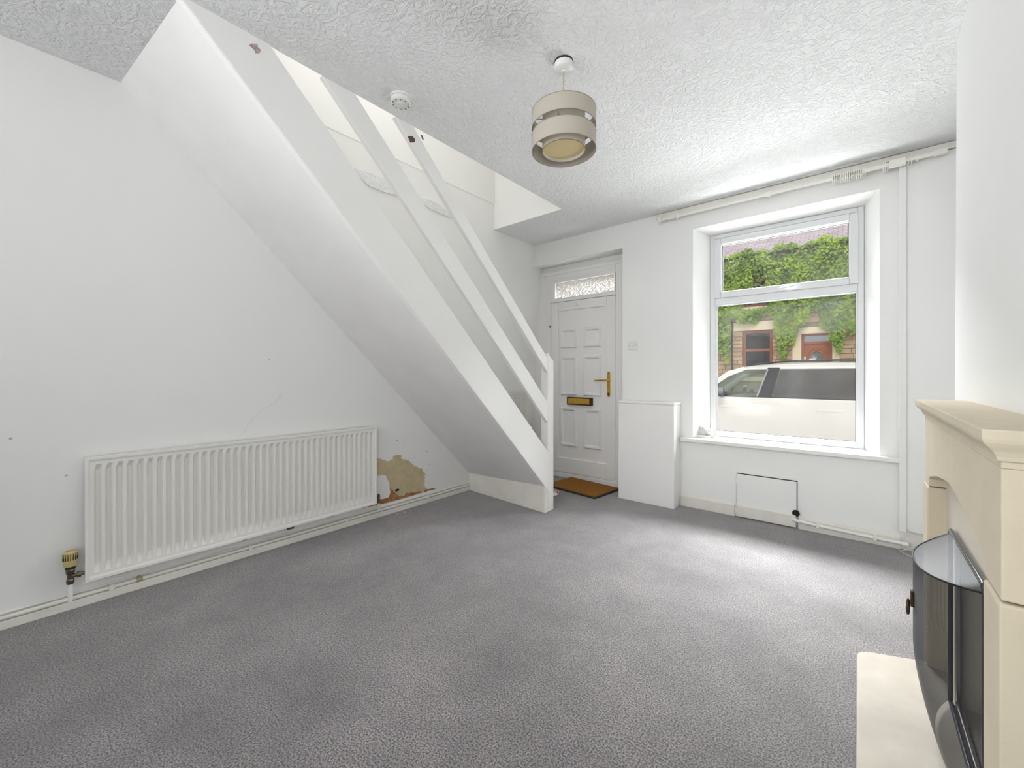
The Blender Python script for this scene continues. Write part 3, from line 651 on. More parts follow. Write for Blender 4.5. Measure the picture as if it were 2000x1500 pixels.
m = MB(); m.lathe([(0, -.0425), (.007, -.0425), (.007, -.039)], (c[0]+.008, c[1]-.004, H), 14); m.build('test_button', M['ivoryplastic'], SA)

# ------------------------------------------------------------------ curtain track
CT = thing('curtain_track', (-.5, 3.66, 2.52), 'white plastic curtain track with gliders above the window', 'curtain track')
m = MB(); m.box(-1.33, .20, 3.655, 3.667, 2.508, 2.530); m.box(-1.33, .20, 3.650, 3.672, 2.526, 2.531); m.build('rail', M['ivoryplastic'], CT, bevel=.002)
m = MB(); m.box(.02, .41, 3.632, 3.644, 2.503, 2.525); m.build('overlap_arm', M['ivoryplastic'], CT, bevel=.002)
m = MB(); m.box(-1.37, -1.335, 3.645, 3.676, 2.498, 2.54); m.build('end_stop', M['ivoryplastic'], CT, bevel=.004)
m = MB(); m.tube([(-1.20, 3.66, 2.498), (-1.20, 3.66, 2.536)], .014, 12); m.box(-1.26, -1.23, 3.65, 3.672, 2.505, 2.535); m.build('cord_pulley', M['ivoryplastic'], CT)
m = MB(); m.box(.36, .42, 3.626, 3.650, 2.498, 2.532); m.build('end_stop', M['ivoryplastic'], CT, bevel=.004)
for xx in (-1.28, -.52, .02, .29):
    m = MB(); m.box(xx-.012, xx+.012, 3.664, 3.72, 2.514, 2.540); m.build('bracket', M['ivoryplastic'], CT, bevel=.002)
m = MB(); m.box(-.535, -.505, 3.648, 3.675, 2.503, 2.534); m.build('joint_clip', M['ivoryplastic'], CT, bevel=.002)
m = MB(); m.box(.155, .235, 3.622, 3.650, 2.488, 2.535); m.build('master_carrier', M['ivoryplastic'], CT, bevel=.003)
gx = [-.135+i*.0115 for i in range(16)]+[.128, .138, .150, .246, .262, .285]
for x in gx:
    m = MB(); m.box(x-.0024, x+.0024, 3.630, 3.658, 2.488, 2.536); m.tube([(x, 3.644, 2.494), (x, 3.644, 2.478), (x, 3.650, 2.472)], .0022, 5); m.build('glider', M['ivoryplastic'], CT)

# ------------------------------------------------------------------ things on the front wall
SW = thing('wall_switch', (-1.628, YF, 1.418), 'small white square wall plate with round knob right of the door', 'switch')
m = MB(); m.box(-1.674, -1.582, YF-.009, YF, 1.374, 1.462); m.build('plate', M['plastic'], SW, bevel=.003)
m = MB(); m.lathe([(0, -.014), (.016, -.014), (.018, -.008)], (-1.632, YF, 1.422), 20, 'Y'); m.build('knob', M['ivoryplastic'], SW, smooth=True)
for xx in (-1.662, -1.594):
    m = MB(); m.lathe([(0, -.0105), (.0035, -.0105), (.004, -.008)], (xx, YF, 1.418), 10, 'Y'); m.build('screw', M['dullchrome'], SW)

PB = thing('pipe_boxing', (-1.44, 3.64, 0), 'plain white painted boxing standing between door and window', 'boxing')
m = MB(); m.box(-1.699, -1.192, 3.556, YF-.001, 0, .882); m.build('carcass', M['gloss'], PB, bevel=.004)
m = MB(); m.box(-1.703, -1.187, 3.550, YF-.001, .882, .904); m.build('lid', M['gloss'], PB, bevel=.005)

AH = thing('access_hatch', (-.545, YF, .18), 'small white access hatch door low under the window', 'hatch')
m = MB(); m.box(-.749, -.3445, YF-.004, YF-.001, .006, .351); m.build('gap', M['dark'], AH)
m = MB(); m.box(-.744, -.349, YF-.020, YF-.004, .012, .345); hd = m.build('hatch_door', M['wall'], AH, bevel=.003)
m = MB(); m.box(-.746, -.352, YF-.034, YF-.019, .010, .098); m.build('skirting_piece', M['cream'], AH, bevel=.004)
m = MB(); m.lathe([(0, -.006), (.024, -.006), (.024, 0)], (-.352, YF-.02, .115), 20, 'Y'); m.build('finger_hole', M['dark'], AH)
for zz in (.05, .29):
    m = MB(); m.box(-.757, -.738, YF-.026, YF-.002, zz-.022, zz+.022); m.build('hinge', M['gloss'], AH, bevel=.002)

FP = thing('front_pipe', (-.07, 3.69, .05), 'white painted pipe clipped along the skirting below the window', 'pipe')
m = MB(); m.tube([(-.372, 3.708, .066), (-.368, 3.690, .065), (-.34, 3.682, .064), (-.2, 3.682, .058), (.06, 3.682, .050), (.232, 3.682, .047)], .0115, 10); m.build('pipe_run', M['gloss'], FP, smooth=True)
for xx, zz in ((-.222, .058), (.088, .049)):
    m = MB(); m.box(xx-.010, xx+.010, 3.669, 3.706, zz-.016, zz+.014); m.build('pipe_clip', M['ivoryplastic'], FP, bevel=.003)
m = MB(); m.tube([(.222, 3.682, .047), (.250, 3.682, .047)], .0145, 12); m.build('end_cap', M['gloss'], FP)

CB = MB(); CB.tube([(.226, 3.684, .168), (.245, 3.680, .142), (.275, 3.680, .124), (.33, 3.680, .115), (.40, 3.682, .118)], .0022, 6)
tag(CB.build('cable', M['cable'], smooth=True), 'thin pale cable drooping across the alcove skirting', 'cable')
CB = MB(); CB.tube([(.205, 3.662, .004), (.22, 3.63, .0035), (.245, 3.597, .0035), (.29, 3.56, .0035), (.36, 3.54, .0035)], .0032, 6); CB.tube([(.216, 3.662, .0035), (.245, 3.67, .02), (.28, 3.672, .03), (.34, 3.672, .028)], .0026, 6)
tag(CB.build('floor_cable', M['cable'], smooth=True), 'loose white cable end lying on the carpet by the alcove', 'cable')

# gadget on the sill
GD = thing('plug_adaptor', (-1.0, 3.80, .60), 'small white plastic adaptor lying at the left end of the window sill', 'adaptor')
m = MB(); m.prism([(-1.058, 3.835, .622), (-1.0, 3.835, .622), (-1.0, 3.835, .668), (-1.018, 3.835, .690), (-1.05, 3.835, .694)], (0, -.055, 0)); m.build('body', mat('grey_white_plastic', (206, 206, 204), .4), GD, bevel=.004)
m = MB(); m.lathe([(0, -.028), (.030, -.024), (.036, 0), (.030, .024), (0, .028)], (-.978, 3.818, .645), 20, 'X'); m.build('round_end', M['plastic'], GD, smooth=True)
m = MB(); m.box(-1.075, -.955, 3.755, 3.812, .601, .622); m.build('base', M['plastic'], GD, bevel=.005)
m = MB(); m.tube([(-.955, 3.77, .612), (-.93, 3.768, .612)], .008, 8); m.build('tip', M['knob'], GD)

# ------------------------------------------------------------------ doormat and scraps
DM = thing('doormat', (-2.15, 3.63, 0), 'brown coir doormat with black rubber edge at the front door', 'doormat')
ang = R(-6.5); ox, oy = -1.842, 3.378
def rot(x, y): return (ox+x*cos(ang)-y*sin(ang), oy+x*sin(ang)+y*cos(ang))
def matbox(x0, x1, y0, y1, z0, z1):
    mm = MB(); q = [rot(x0, y0), rot(x1, y0), rot(x1, y1), rot(x0, y1)]; mm.hexa([(*p, z0) for p in q], [(*p, z1) for p in q]); return mm
matbox(-.62, 0, 0, .42, .001, .012).build('backing', M['rubber'], DM, bevel=.003)
matbox(-.608, -.012, .012, .42, .012, .024).build('pile', M['coir'], DM, bevel=.004)
PS = thing('paper_scrap', (-2.19, 3.25, 0), 'crumpled white and red paper scrap on the carpet behind the newel post', 'paper')
m = MB(); random.seed(3)
def crumple(cx, cy, r, h, mt, nm):
    mm = MB(); n = 7; vs = [(cx, cy, h)]
    for k in range(n): a = 2*pi*k/n; rr = r*random.uniform(.6, 1.1); vs.append((cx+rr*cos(a), cy+rr*sin(a), random.uniform(.002, h*.8)))
    vs.append((cx, cy, .002))
    mm.add(vs, [(0, 1+k, 1+(k+1) % n) for k in range(n)]+[(n+1, 1+(k+1) % n, 1+k) for k in range(n)]); mm.build(nm, mt, PS)
crumple(-2.185, 3.235, .04, .03, M['paper'], 'white_sheet'); crumple(-2.215, 3.285, .042, .045, M['redpaper'], 'red_sheet')
cm = [(-2.922, 2.024), (-2.878, 2.044), (-2.861, 2.092), (-2.905, 2.06), (-2.85, 2.033), (-2.89, 1.985)]
for (x, y) in cm:
    r = random.uniform(.004, .008); mm = MB(); vs = [(x+r*cos(a), y+r*sin(a), r*.6+random.uniform(-.4, .4)*r) for a in (0, 1.3, 2.5, 3.8, 5)]+[(x, y, r*1.3), (x, y, 0)]
    mm.add(vs, [(k, (k+1) % 5, 5) for k in range(5)]+[((k+1) % 5, k, 6) for k in range(5)])
    tag(mm.build('plaster_crumb', M['plastic']), 'tiny white plaster crumb on the carpet below the damp patch', 'crumb', 'plaster crumbs')

# ------------------------------------------------------------------ fireplace
FS = thing('fireplace_surround', (.26, 1.74, 0), 'pale sandstone fireplace surround with moulded mantel shelf', 'fireplace')
XS = .204; Y0, Y1 = 1.172, 2.312; YC = (Y0+Y1)/2
ZT = .974
# mantel shelf with a returned cyma moulding
prof = [(0, ZT), (0, ZT+.012), (-.006, ZT+.014), (-.007, ZT+.022), (-.012, ZT+.032), (-.020, ZT+.041), (-.025, ZT+.048), (-.027, ZT+.055), (-.027, ZT+.070), (-.0255, ZT+.073)]
rings = []
for dx, z in prof:
    e = -dx*.75; rings.append([(XS+dx, Y0-e, z), (XB+.004, Y0-e, z), (XB+.004, Y1+e, z), (XS+dx, Y1+e, z)])
m = MB(); m.loft(rings); m.build('mantel_shelf', M['stone'], FS, bevel=.0015)
# legs: two blocks each; lintel with a low Tudor arch
LW = .118
for (ya, yb_) in ((Y0, Y0+LW), (Y1-LW, Y1)):
    m = MB(); m.box(XS-.004, XB+.002, ya-.006 if ya == Y0 else ya, yb_ if ya == Y0 else yb_+.006, .0, .724); m.build('leg_block', M['stone'], FS, bevel=.005)
zs, zc_ = .765, .828
m = MB(); arch = [(Y0+LW, .728), (Y0+LW, zs-.01), (Y0+LW+.02, zs), (YC-.25, .802), (YC-.1, .82), (YC, zc_), (YC+.1, .82), (YC+.25, .802), (Y1-LW-.02, zs), (Y1-LW, zs-.01), (Y1-LW, .728)]
outl = [(Y0, .728)]+arch+[(Y1, .728), (Y1, ZT), (Y0, ZT)]
m.prism([(XS, y, z) for y, z in outl], (XB-XS, 0, 0)); m.build('lintel', M['stone'], FS, bevel=.003)
# back panel, with the fire opening
m = MB(); px0 = .250
for (ya, yb_, za, zb) in ((Y0+.05, FY0-.02, .04, .88), (FY1+.02, Y1-.05, .04, .88), (FY0-.02, FY1+.02, .60, .88)): m.box(px0, XB, ya, yb_, za, zb)
m.build('back_panel', M['creampanel'], FS)
m = MB(); frame_bars(m, FY0-.022, FY1+.022, .05, .622, .022, px0-.004, px0+.01)
fm = MB(); fm.add([(y, x, z) for (x, y, z) in m.v], m.f); fm.build('iron_trim', M['chrome'], FS, bevel=.003)

HE = thing('hearth_slab', (.15, 1.74, 0), 'pale stone hearth slab with rounded corner on the carpet', 'hearth')
hp_ = [(-.004, 2.085), (-.003, 2.115), (.004, 2.138), (.022, 2.155), (.05, 2.168), (.163, 2.214), (.203, 2.232), (XB, 2.25)]
hp2 = [(x, 2*YC-y) for x, y in reversed(hp_)]
m = MB(); m.prism([(x, y, 0) for x, y in hp_+hp2], (0, 0, .050)); m.build('slab', M['hearth'], HE, bevel=.007)

# fire basket inside
FB = thing('fire_basket', (.42, 1.74, .05), 'black iron fire basket of coals behind the guard', 'fire basket')
m = MB(); m.box(XB+.01, .66, FY0+.01, FY1-.01, .0, .07); m.build('fire_bed', M['soot'], FB)
for k, z in enumerate((.10, .145, .19)):
    m = MB(); m.tube([(.34, FY0+.02, z), (.322, YC-.1, z), (.322, YC+.1, z), (.34, FY1-.02, z)], .007 if k < 2 else .009, 8); m.build('bar', M['black'] if k < 2 else M['chrome'], FB)
for yy in (FY0+.03, FY1-.03):
    m = MB(); m.box(.33, .352, yy-.01, yy+.01, .05, .23); m.build('upright', M['black'], FB, bevel=.002)
random.seed(11)
for k in range(22):
    cx, cy, cz = random.uniform(.37, .58), random.uniform(FY0+.06, FY1-.06), random.uniform(.10, .17); r = random.uniform(.03, .045)
    bm = bmesh.new(); bmesh.ops.create_icosphere(bm, subdivisions=1, radius=r)
    for v in bm.verts: v.co = v.co*random.uniform(.75, 1.15)+Vector((cx, cy, cz))
    mm = MB(); mm.add([tuple(v.co) for v in bm.verts], [tuple(v.index for v in f.verts) for f in bm.faces]); bm.free(); mm.build('coal', M['coal'], FB)

# fire guard: bowed gauze in a chrome-edged rim
FG = thing('fire_guard', (.17, 1.74, .05), 'black wire gauze fire guard with shiny rim and ring handle on the hearth', 'fire guard')
gx0, gy0, gy1, gz0, gz1 = .237, 1.503, 1.997, .058, .632
gc = (gy0+gy1)/2
rr = .022; path = [(gx0, gy0, gz0), (gx0, gy0, gz1-rr)]
path += [(gx0, gy0+rr-rr*cos(a*pi/12), gz1-rr+rr*sin(a*pi/12)) for a in range(1, 7)]
path += [(gx0, gy1-rr+rr*sin(a*pi/12), gz1-rr+rr*cos(a*pi/12)) for a in range(0, 6)]+[(gx0, gy1, gz1-rr), (gx0, gy1, gz0), (gx0, gy0, gz0)]
m = MB(); m.tube(path, .0065, 10); m.build('rim', mat('black_chrome', (96, 98, 104), .18, 1), FG, smooth=True)
BP = .104; zt = .588
def bow(u, z):                               # how far the front stands off the rim
    f = 1 if z > .33 else 1-.52*((.33-z)/.28)**1.6
    return BP*(1-abs(u)**2.4)*f
NU, NV = 40, 24
m = MB()
for j in range(NV+1):
    z = gz0+.004+(zt-gz0-.004)*j/NV
    for i_ in range(NU+1):
        u = -1+2*i_/NU; m.v.append((gx0-.003-bow(u, z), gc+u*(gy1-gy0)/2*.985, z+.028*(abs(u)**3)*(j/NV)))
for j in range(NV):
    for i_ in range(NU): a = j*(NU+1)+i_; m.f.append((a, a+1, a+NU+2, a+NU+1))
m.build('gauze', M['gauze'], FG, smooth=True, fix=False)
m = MB()
for j in range(7):
    t = j/6
    for i_ in range(NU+1):
        u = -1+2*i_/NU; m.v.append((gx0-.003-bow(u, .5)*(1-t), gc+u*(gy1-gy0)/2*.985, (zt+.028*abs(u)**3)*(1-t)+(gz1-.006)*t))
for j in range(6):
    for i_ in range(NU): a = j*(NU+1)+i_; m.f.append((a, a+1, a+NU+2, a+NU+1))
m.build('top_gauze', M['gauze_top'], FG, smooth=True, fix=False)
m = MB(); m.tube([(gx0-.003-bow(-1+2*k/30, .5), gc+(-1+2*k/30)*(gy1-gy0)/2*.985, zt+.028*abs(-1+2*k/30)**3) for k in range(31)], .0028, 6); m.build('front_edge', M['black'], FG, smooth=True)
rx, ry, rz = gx0-.003-BP-.004, gc, .44
m = MB(); m.box(rx-.003, rx+.006, ry-.010, ry+.010, rz, rz+.05); m.build('handle_plate', M['darkbrass'], FG, bevel=.003)
m = MB(); m.tube([(rx-.008+.003*sin(2*pi*k/16), ry+.014*sin(2*pi*k/16), rz-.004+.022*cos(2*pi*k/16)) for k in range(17)], .003, 6, cap=False); m.build('ring_handle', M['darkbrass'], FG, smooth=True)

# ================================================================== outside
GZ = -.46
m = MB(); m.box(-30, 30, YO, 40, GZ-.3, GZ); tag(m.build('street_ground', M['asphalt']), 'grey street outside the window', 'road', kind='structure')
m = MB(); m.box(-30, 30, YO, 6.2, GZ, GZ+.10); tag(m.build('near_pavement', M['flag']), 'concrete pavement below the window', 'pavement', kind='structure')
m = MB(); m.box(-30, 30, 12.3, 16.0, GZ, GZ+.12); tag(m.build('far_pavement', M['flag']), 'pavement in front of the terrace opposite', 'pavement', kind='structure')

# ---- parked car, front to the left
CY0, CY1 = 8.38, 10.34; CC = (CY0+CY1)/2
CAR = thing('car', (-1.1, CC, GZ), 'white estate car parked along the street outside the window', 'car')
def G(z): return GZ+z
wf, wr, wrd = -2.55, .46, .39
def arch_pts(cx, r, n=10): return [(cx+r*cos(pi*k/n), G(.39)+r*sin(pi*k/n)) for k in range(n+1)]
prof = [(1.34, G(.36)), (1.40, G(.55)), (1.40, G(.85)), (1.30, G(1.20)), (-2.35, G(1.20)), (-2.7, G(1.17)), (-3.4, G(1.08)), (-3.62, G(.95)), (-3.68, G(.60)), (-3.62, G(.30))]
bottom = [(wf-.52, G(.28))]+list(reversed([p for p in arch_pts(wf, .47)]))+[(wf+.52, G(.28)), (wr-.54, G(.28))]+list(reversed(arch_pts(wr, .50)))+[(wr+.53, G(.32))]
outl = prof+bottom
def ring_at(y, inset): 
    cx, cz = -1.1, G(.75); return [(cx+(x-cx)*(1-inset*.35), y, cz+(z-cz)*(1-inset)) for x, z in outl]
m = MB(); m.loft([ring_at(CY0+.05, .05), ring_at(CY0+.012, .012), ring_at(CY0, 0), ring_at(CY1, 0), ring_at(CY1-.012, .012), ring_at(CY1-.05, .05)][0:0]+[ring_at(CY0, .06), ring_at(CY0+.03, .012), ring_at(CY0+.10, 0), ring_at(CY1-.10, 0), ring_at(CY1-.03, .012), ring_at(CY1, .06)])
m.build('body', M['carwhite'], CAR, smooth=True)
# roof and pillars
roof = [(1.20, G(1.66)), (1.0, G(1.735)), (.5, G(1.785)), (-.3, G(1.805)), (-.9, G(1.80)), (-1.35, G(1.775)), (-1.62, G(1.735)), (-1.80, G(1.675))]
ro_in = .15
m = MB(); rg = []
for x, z in roof: rg.append([(x, CY0+ro_in, z-.065), (x, CY0+ro_in-.01, z-.03), (x, CY0+ro_in+.08, z), (x, CY1-ro_in-.08, z), (x, CY1-ro_in+.01, z-.03), (x, CY1-ro_in, z-.065)])
m.loft(rg); m.build('roof', M['carwhite'], CAR, smooth=True)
for s_ in (0, 1):
    ys = CY0+ro_in+.03 if s_ == 0 else CY1-ro_in-.03
    m = MB(); m.tube([(1.0, ys, G(1.745)), (.8, ys, G(1.80)), (-.2, ys, G(1.835)), (-1.0, ys, G(1.825)), (-1.45, ys, G(1.775))], .016, 8); m.build('roof_rail', M['carblack'], CAR)
def side(y0_, y1_):                       # point on the inclined glass plane: h 0 at belt, 1 at roof
    def f(x, z):
        h = (z-G(1.20))/.56; return (x, y0_+(y1_-y0_)*h, z)
    return f
for s_, (ya, yb_) in enumerate(((CY0+.03, CY0+ro_in+.005), (CY1-.03, CY1-ro_in-.005))):
    q = side(ya, yb_); sg = 1 if s_ == 0 else -1
    def panel(name, pts, mt, d=0, th=.01):
        mm = MB(); mm.prism([Vector(q(x, z))+Vector((0, sg*d, 0)) for x, z in pts], (0, sg*th, 0)); return mm.build(name, mt, CAR)
    panel('front_window', [(-2.30, G(1.20)), (-1.37, G(1.20)), (-1.22, G(1.70)), (-1.55, G(1.69)), (-1.85, G(1.56))], M['frontglass'])
    panel('rear_window', [(-1.16, G(1.20)), (.02, G(1.20)), (-.03, G(1.70)), (-1.04, G(1.715))], M['carglass'])
    panel('quarter_window', [(.08, G(1.20)), (.95, G(1.20)), (.75, G(1.64)), (.03, G(1.70))], M['carglass'])
    panel('centre_pillar', [(-1.37, G(1.20)), (-1.16, G(1.20)), (-1.04, G(1.72)), (-1.22, G(1.72))], M['carblack'], -.004, .03)
    panel('pillar_strip', [(-1.385, G(1.205)), (-1.36, G(1.205)), (-1.21, G(1.69)), (-1.235, G(1.69))], M['alloy'], -.012, .012)
    panel('rear_pillar', [(.02, G(1.20)), (.08, G(1.20)), (.03, G(1.70)), (-.03, G(1.70))], M['carblack'], -.004, .03)
    panel('tail_pillar', [(.95, G(1.20)), (1.30, G(1.20)), (1.16, G(1.66)), (.75, G(1.64))], M['carblack'], -.004, .04)
    panel('windscreen_pillar', [(-2.46, G(1.195)), (-2.30, G(1.20)), (-1.85, G(1.56)), (-1.55, G(1.69)), (-1.60, G(1.74)), (-1.86, G(1.66))], M['carwhite'], -.006, .05)
    panel('window_trim', [(-1.60, G(1.688)), (.4, G(1.695)), (1.15, G(1.64)), (1.15, G(1.70)), (.4, G(1.745)), (-.5, G(1.752)), (-1.3, G(1.735))], M['carwhite'], .0, .03)
    panel('belt_strip', [(-2.36, G(1.186)), (1.28, G(1.186)), (1.28, G(1.206)), (-2.36, G(1.206))], M['carblack'], -.006, .012)
    ysd = CY0+.0 if s_ == 0 else CY1
    for (x0, x1) in ((-1.98, -1.62), (-.52, -.16)):
        mm = MB(); mm.box(x0, x1, ysd-sg*.003+.0, ysd+sg*.04, G(.985), G(1.028)); mm.build('door_handle', M['carwhite'], CAR, bevel=.006)
    for pts in ([(-1.30, 1.18), (-1.33, 1.1), (-1.36, .9), (-1.37, .45)], [(.0, 1.18), (-.01, .98), (-.12, .78), (-.2, .45)], [(-2.42, 1.18), (-2.40, .9), (-2.36, .45)]):
        mm = MB(); mm.tube([(x, ysd+sg*(.020 if z > 1.0 else .012 if z > .6 else .02), G(z)) for x, z in pts], .006, 6); mm.build('door_seam', M['carblack'], CAR)
    mm = MB(); mm.prism([(-2.5, ysd+sg*.01, G(1.085)), (1.35, ysd+sg*.01, G(1.065)), (1.35, ysd+sg*.01, G(1.075)), (-2.5, ysd+sg*.01, G(1.095))], (0, -sg*.008, 0)); mm.build('crease_line', M['carwhite'], CAR)
    for cx in (wf, wr):
        yc_ = ysd+sg*.14
        mm = MB(); mm.lathe([(.25, -.11), (.34, -.125), (.375, -.10), (.385, -.05), (.385, .05), (.375, .10), (.34, .125), (.25, .11)], (cx, yc_, G(.385)), 32, 'Y', close=True); tw = mm.build('tyre', M['tyre'], CAR, smooth=True)
        mm = MB(); mm.lathe([(0, -sg*.08), (.05, -sg*.09), (.06, -sg*.05), (.22, -sg*.06), (.255, -sg*.11), (.255, sg*.09), (0, sg*.06)], (cx, yc_, G(.385)), 24, 'Y'); mm.build('wheel_rim', M['alloy'], CAR, smooth=True)
        mm = MB(); mm.lathe([(0, -.15), (.46, -.15), (.46, .15)], (cx, yc_+sg*.16, G(.385)), 24, 'Y'); mm.build('wheel_well', M['carblack'], CAR)
    # mirror
    yo = ysd-sg*.10
    mm = MB(); mm.lathe([(0, -.06), (.06, -.055), (.085, -.02), (.09, .03), (.075, .05), (0, .052)], (-1.93, yo, G(1.27)), 16, 'X'); mr = mm.build('wing_mirror', M['carwhite'] if s_ else M['alloy'], CAR, smooth=True)
    mm = MB(); mm.tube([(-1.95, ysd+sg*.05, G(1.20)), (-1.95, yo+sg*.04, G(1.235))], .02, 8); mm.build('mirror_stalk', M['carblack'], CAR)
m = MB(); m.prism([(-2.50, CY0+.12, G(1.195)), (-2.50, CY1-.12, G(1.195)), (-1.79, CY1-.22, G(1.685)), (-1.79, CY0+.22, G(1.685))], (.01, 0, .004)); m.build('windscreen', M['frontglass'], CAR)
m = MB(); m.prism([(1.32, CY0+.12, G(1.20)), (1.32, CY1-.12, G(1.20)), (1.19, CY1-.22, G(1.65)), (1.19, CY0+.22, G(1.65))], (-.01, 0, -.004)); m.build('rear_screen', M['carglass'], CAR)
for xx in (-1.25, -.15):
    for yy in (CY0+.48, CY1-.48):
        m = MB(); m.hexa([(xx, yy-.24, G(.9)), (xx+.16, yy-.24, G(.9)), (xx+.16, yy+.24, G(.9)), (xx, yy+.24, G(.9))], [(xx+.18, yy-.2, G(1.40)), (xx+.26, yy-.2, G(1.40)), (xx+.26, yy+.2, G(1.40)), (xx+.18, yy+.2, G(1.40))])
        m.box(xx+.17, xx+.26, yy-.13, yy+.13, G(1.43), G(1.60)); m.build('seat', M['seat'], CAR, bevel=.04)
m = MB(); m.tube([(-1.72+.02*cos(2*pi*k/20), CC+.48+.17*sin(2*pi*k/20), G(1.12)+.17*cos(2*pi*k/20)) for k in range(21)], .016, 6, cap=False); m.build('steering_wheel', M['carblack'], CAR)
m = MB(); m.hexa([(-2.5, CY0+.1, G(1.15)), (-1.85, CY0+.1, G(1.1)), (-1.85, CY1-.1, G(1.1)), (-2.5, CY1-.1, G(1.15))], [(-2.5, CY0+.1, G(1.20)), (-1.9, CY0+.1, G(1.22)), (-1.9, CY1-.1, G(1.22)), (-2.5, CY1-.1, G(1.20))]); m.build('dashboard', M['seat'], CAR)

# ---- terrace opposite
HY = 16.0
TH = thing('terrace_house', (-1.8, HY, GZ), 'sandstone terrace house opposite with brown door and slate roof', 'house')
EZ = 5.12
wins = [(-3.05, -2.16, 1.05, 2.62), (-3.05, -2.25, 3.42, 4.75)]
doorr = (-1.385, -.60, GZ, 2.42)
door2 = (.02, .9, GZ, 2.40)
holes = [(a, b, c, d) for a, b, c, d in wins]+[doorr, door2]
m = MB(); grid_face(m, HY, 'Y', [-16, -3.05, -2.25, -2.16, -1.385, -.60, .02, .9, 14], [GZ-.1, 1.05, 2.40, 2.42, 2.62, 3.42, 4.75, EZ], holes)
m.quad((-16, HY, EZ), (14, HY, EZ), (14, HY+7, EZ), (-16, HY+7, EZ))
m.build('wall', M['mortar'], TH, fix=False)
# coursed stones in the part the ivy leaves bare
random.seed(5); z = .9; course = 0; protos = {}
dress = [(-3.32, -2.05, 2.62, 2.92), (-1.62, -.38, 2.42, 2.62), (-1.62, -1.385, GZ, 2.42), (-.60, -.42, GZ, 2.42), (-3.2, -2.02, .9, 1.05)]
blocked = holes+dress
while z < 3.0:
    h = random.choice((.15, .17, .13)); x = -4.6-random.uniform(0, .3)
    while x < .9:
        wd = random.uniform(.24, .46)
        a, b = x+.008, min(x+wd, .95)-.008
        # clip against openings
        for hx0, hx1, hz0, hz1 in blocked:
            if z+h > hz0+.01 and z < hz1-.01:
                if hx0 <= a < hx1: a = hx1+.008
                if a < hx0 < b: b = hx0-.008
        if b-a > .05:
            p = random.uniform(.018, .035); mm = MB(); mm.box(a, b, HY-p, HY+.02, z+.008, z+h-.008)
            mm.build('stone', M['sand'] if random.random() < .65 else M['sand2'], TH)
        x = max(x+wd, b+.008) if b > a else x+wd
    z += h
for k, (a, b, c_, d) in enumerate(dress):
    m = MB(); m.box(a, b, HY-.04, HY+.03, c_, d); m.build(['lintel', 'lintel', 'door_jamb', 'door_jamb', 'sill'][k], M['dressed'], TH, bevel=.01)
m = MB(); m.box(-3.15, -2.12, HY-.06, HY+.03, 3.29, 3.42); m.build('sill', M['dressed'], TH, bevel=.01)
for k, (a, b, c_, d) in enumerate(wins):
    m = MB(); frame_bars(m, a, b, c_, d, .09, HY+.06, HY+.13)
    tz = 1.95 if k == 0 else 4.30
    m.box(a+.09, b-.09, HY+.055, HY+.13, tz-.045, tz+.045); wf_ = m.build('window', M['brownframe'], TH, bevel=.01)
    m = MB(); m.box(a+.05, b-.05, HY+.10, HY+.105, c_+.05, d-.05); m.build('pane', M['farglass'], wf_)
    m = MB(); m.box(a-.1, b+.1, HY+.5, HY+.52, c_-.1, d+.1); m.build('room_lining', M['curtain'], wf_)
    if k == 0:
        for q_ in range(5):
            m = MB(); zz = 1.62+q_*.055; m.box(a+.12, a+.40, HY+.20, HY+.205, zz, zz+.03); m.build('blind_slat', M['net'], wf_)
# brown door with a sunburst fanlight set in the leaf
a, b = doorr[0], doorr[1]; ac = (a+b)/2
m = MB(); frame_bars(m, a, b, GZ, 2.42, .07, HY+.05, HY+.14); m.box(a+.07, b-.07, HY+.06, HY+.13, 2.09, 2.17); df = m.build('door_frame', M['browndoor'], TH, bevel=.008)
m = MB(); m.box(a+.07, b-.07, HY+.10, HY+.11, 2.17, 2.36); m.build('fanlight', M['farglass'], df)
m = MB(); m.box(a+.07, b-.07, HY+.09, HY+.12, GZ+.1, 2.10); dl = m.build('front_door', M['browndoor'], TH)
m = MB(); m.prism([(ac+.19*cos(pi*k/12), HY+.075, 1.56+.27*sin(pi*k/12)) for k in range(13)], (0, .012, 0)); m.build('arched_pane', M['farglass'], dl)
m = MB(); m.prism([(ac+.188*cos(pi*k/12), HY+.089, 1.56+.268*sin(pi*k/12)) for k in range(13)], (0, .004, 0)); m.build('pane_backing', M['curtain'], dl)
m = MB(); m.tube([(ac+.215*cos(pi*k/14), HY+.08, 1.56+.30*sin(pi*k/14)) for k in range(15)], .022, 8); m.build('arch_moulding', M['browndoor'], dl)
m = MB(); m.tube([(ac+.28*cos(pi*k/14), HY+.085, 1.56+.38*sin(pi*k/14)) for k in range(15)], .014, 6); m.build('arch_moulding', M['browndoor'], dl)
m = MB(); m.box(a+.075, a+.11, HY+.05, HY+.09, 1.60, 1.70); m.build('house_number_plate', M['plastic'], dl)
for xx in (a+.22, b-.34):
    m = MB(); m.box(xx, xx+.14, HY+.078, HY+.09, .3, 1.3); m.build('panel', M['browndoor'], dl, bevel=.01)
m = MB(); frame_bars(m, door2[0], door2[1], GZ, 2.40, .07, HY+.03, HY+.12); m.box(.09, .83, HY+.06, HY+.10, GZ+.05, 2.33); m.build('neighbour_door', M['bluedoor'], TH, bevel=.01)
m = MB(); m.tube([(-3.36, HY-.07, GZ), (-3.36, HY-.07, 3.0)], .022, 8); m.build('drainpipe', M['carblack'], TH)
m = MB(); m.box(-16, 14, HY-.16, HY-.02, EZ-.05, EZ+.06); m.build('gutter', M['carblack'], TH)
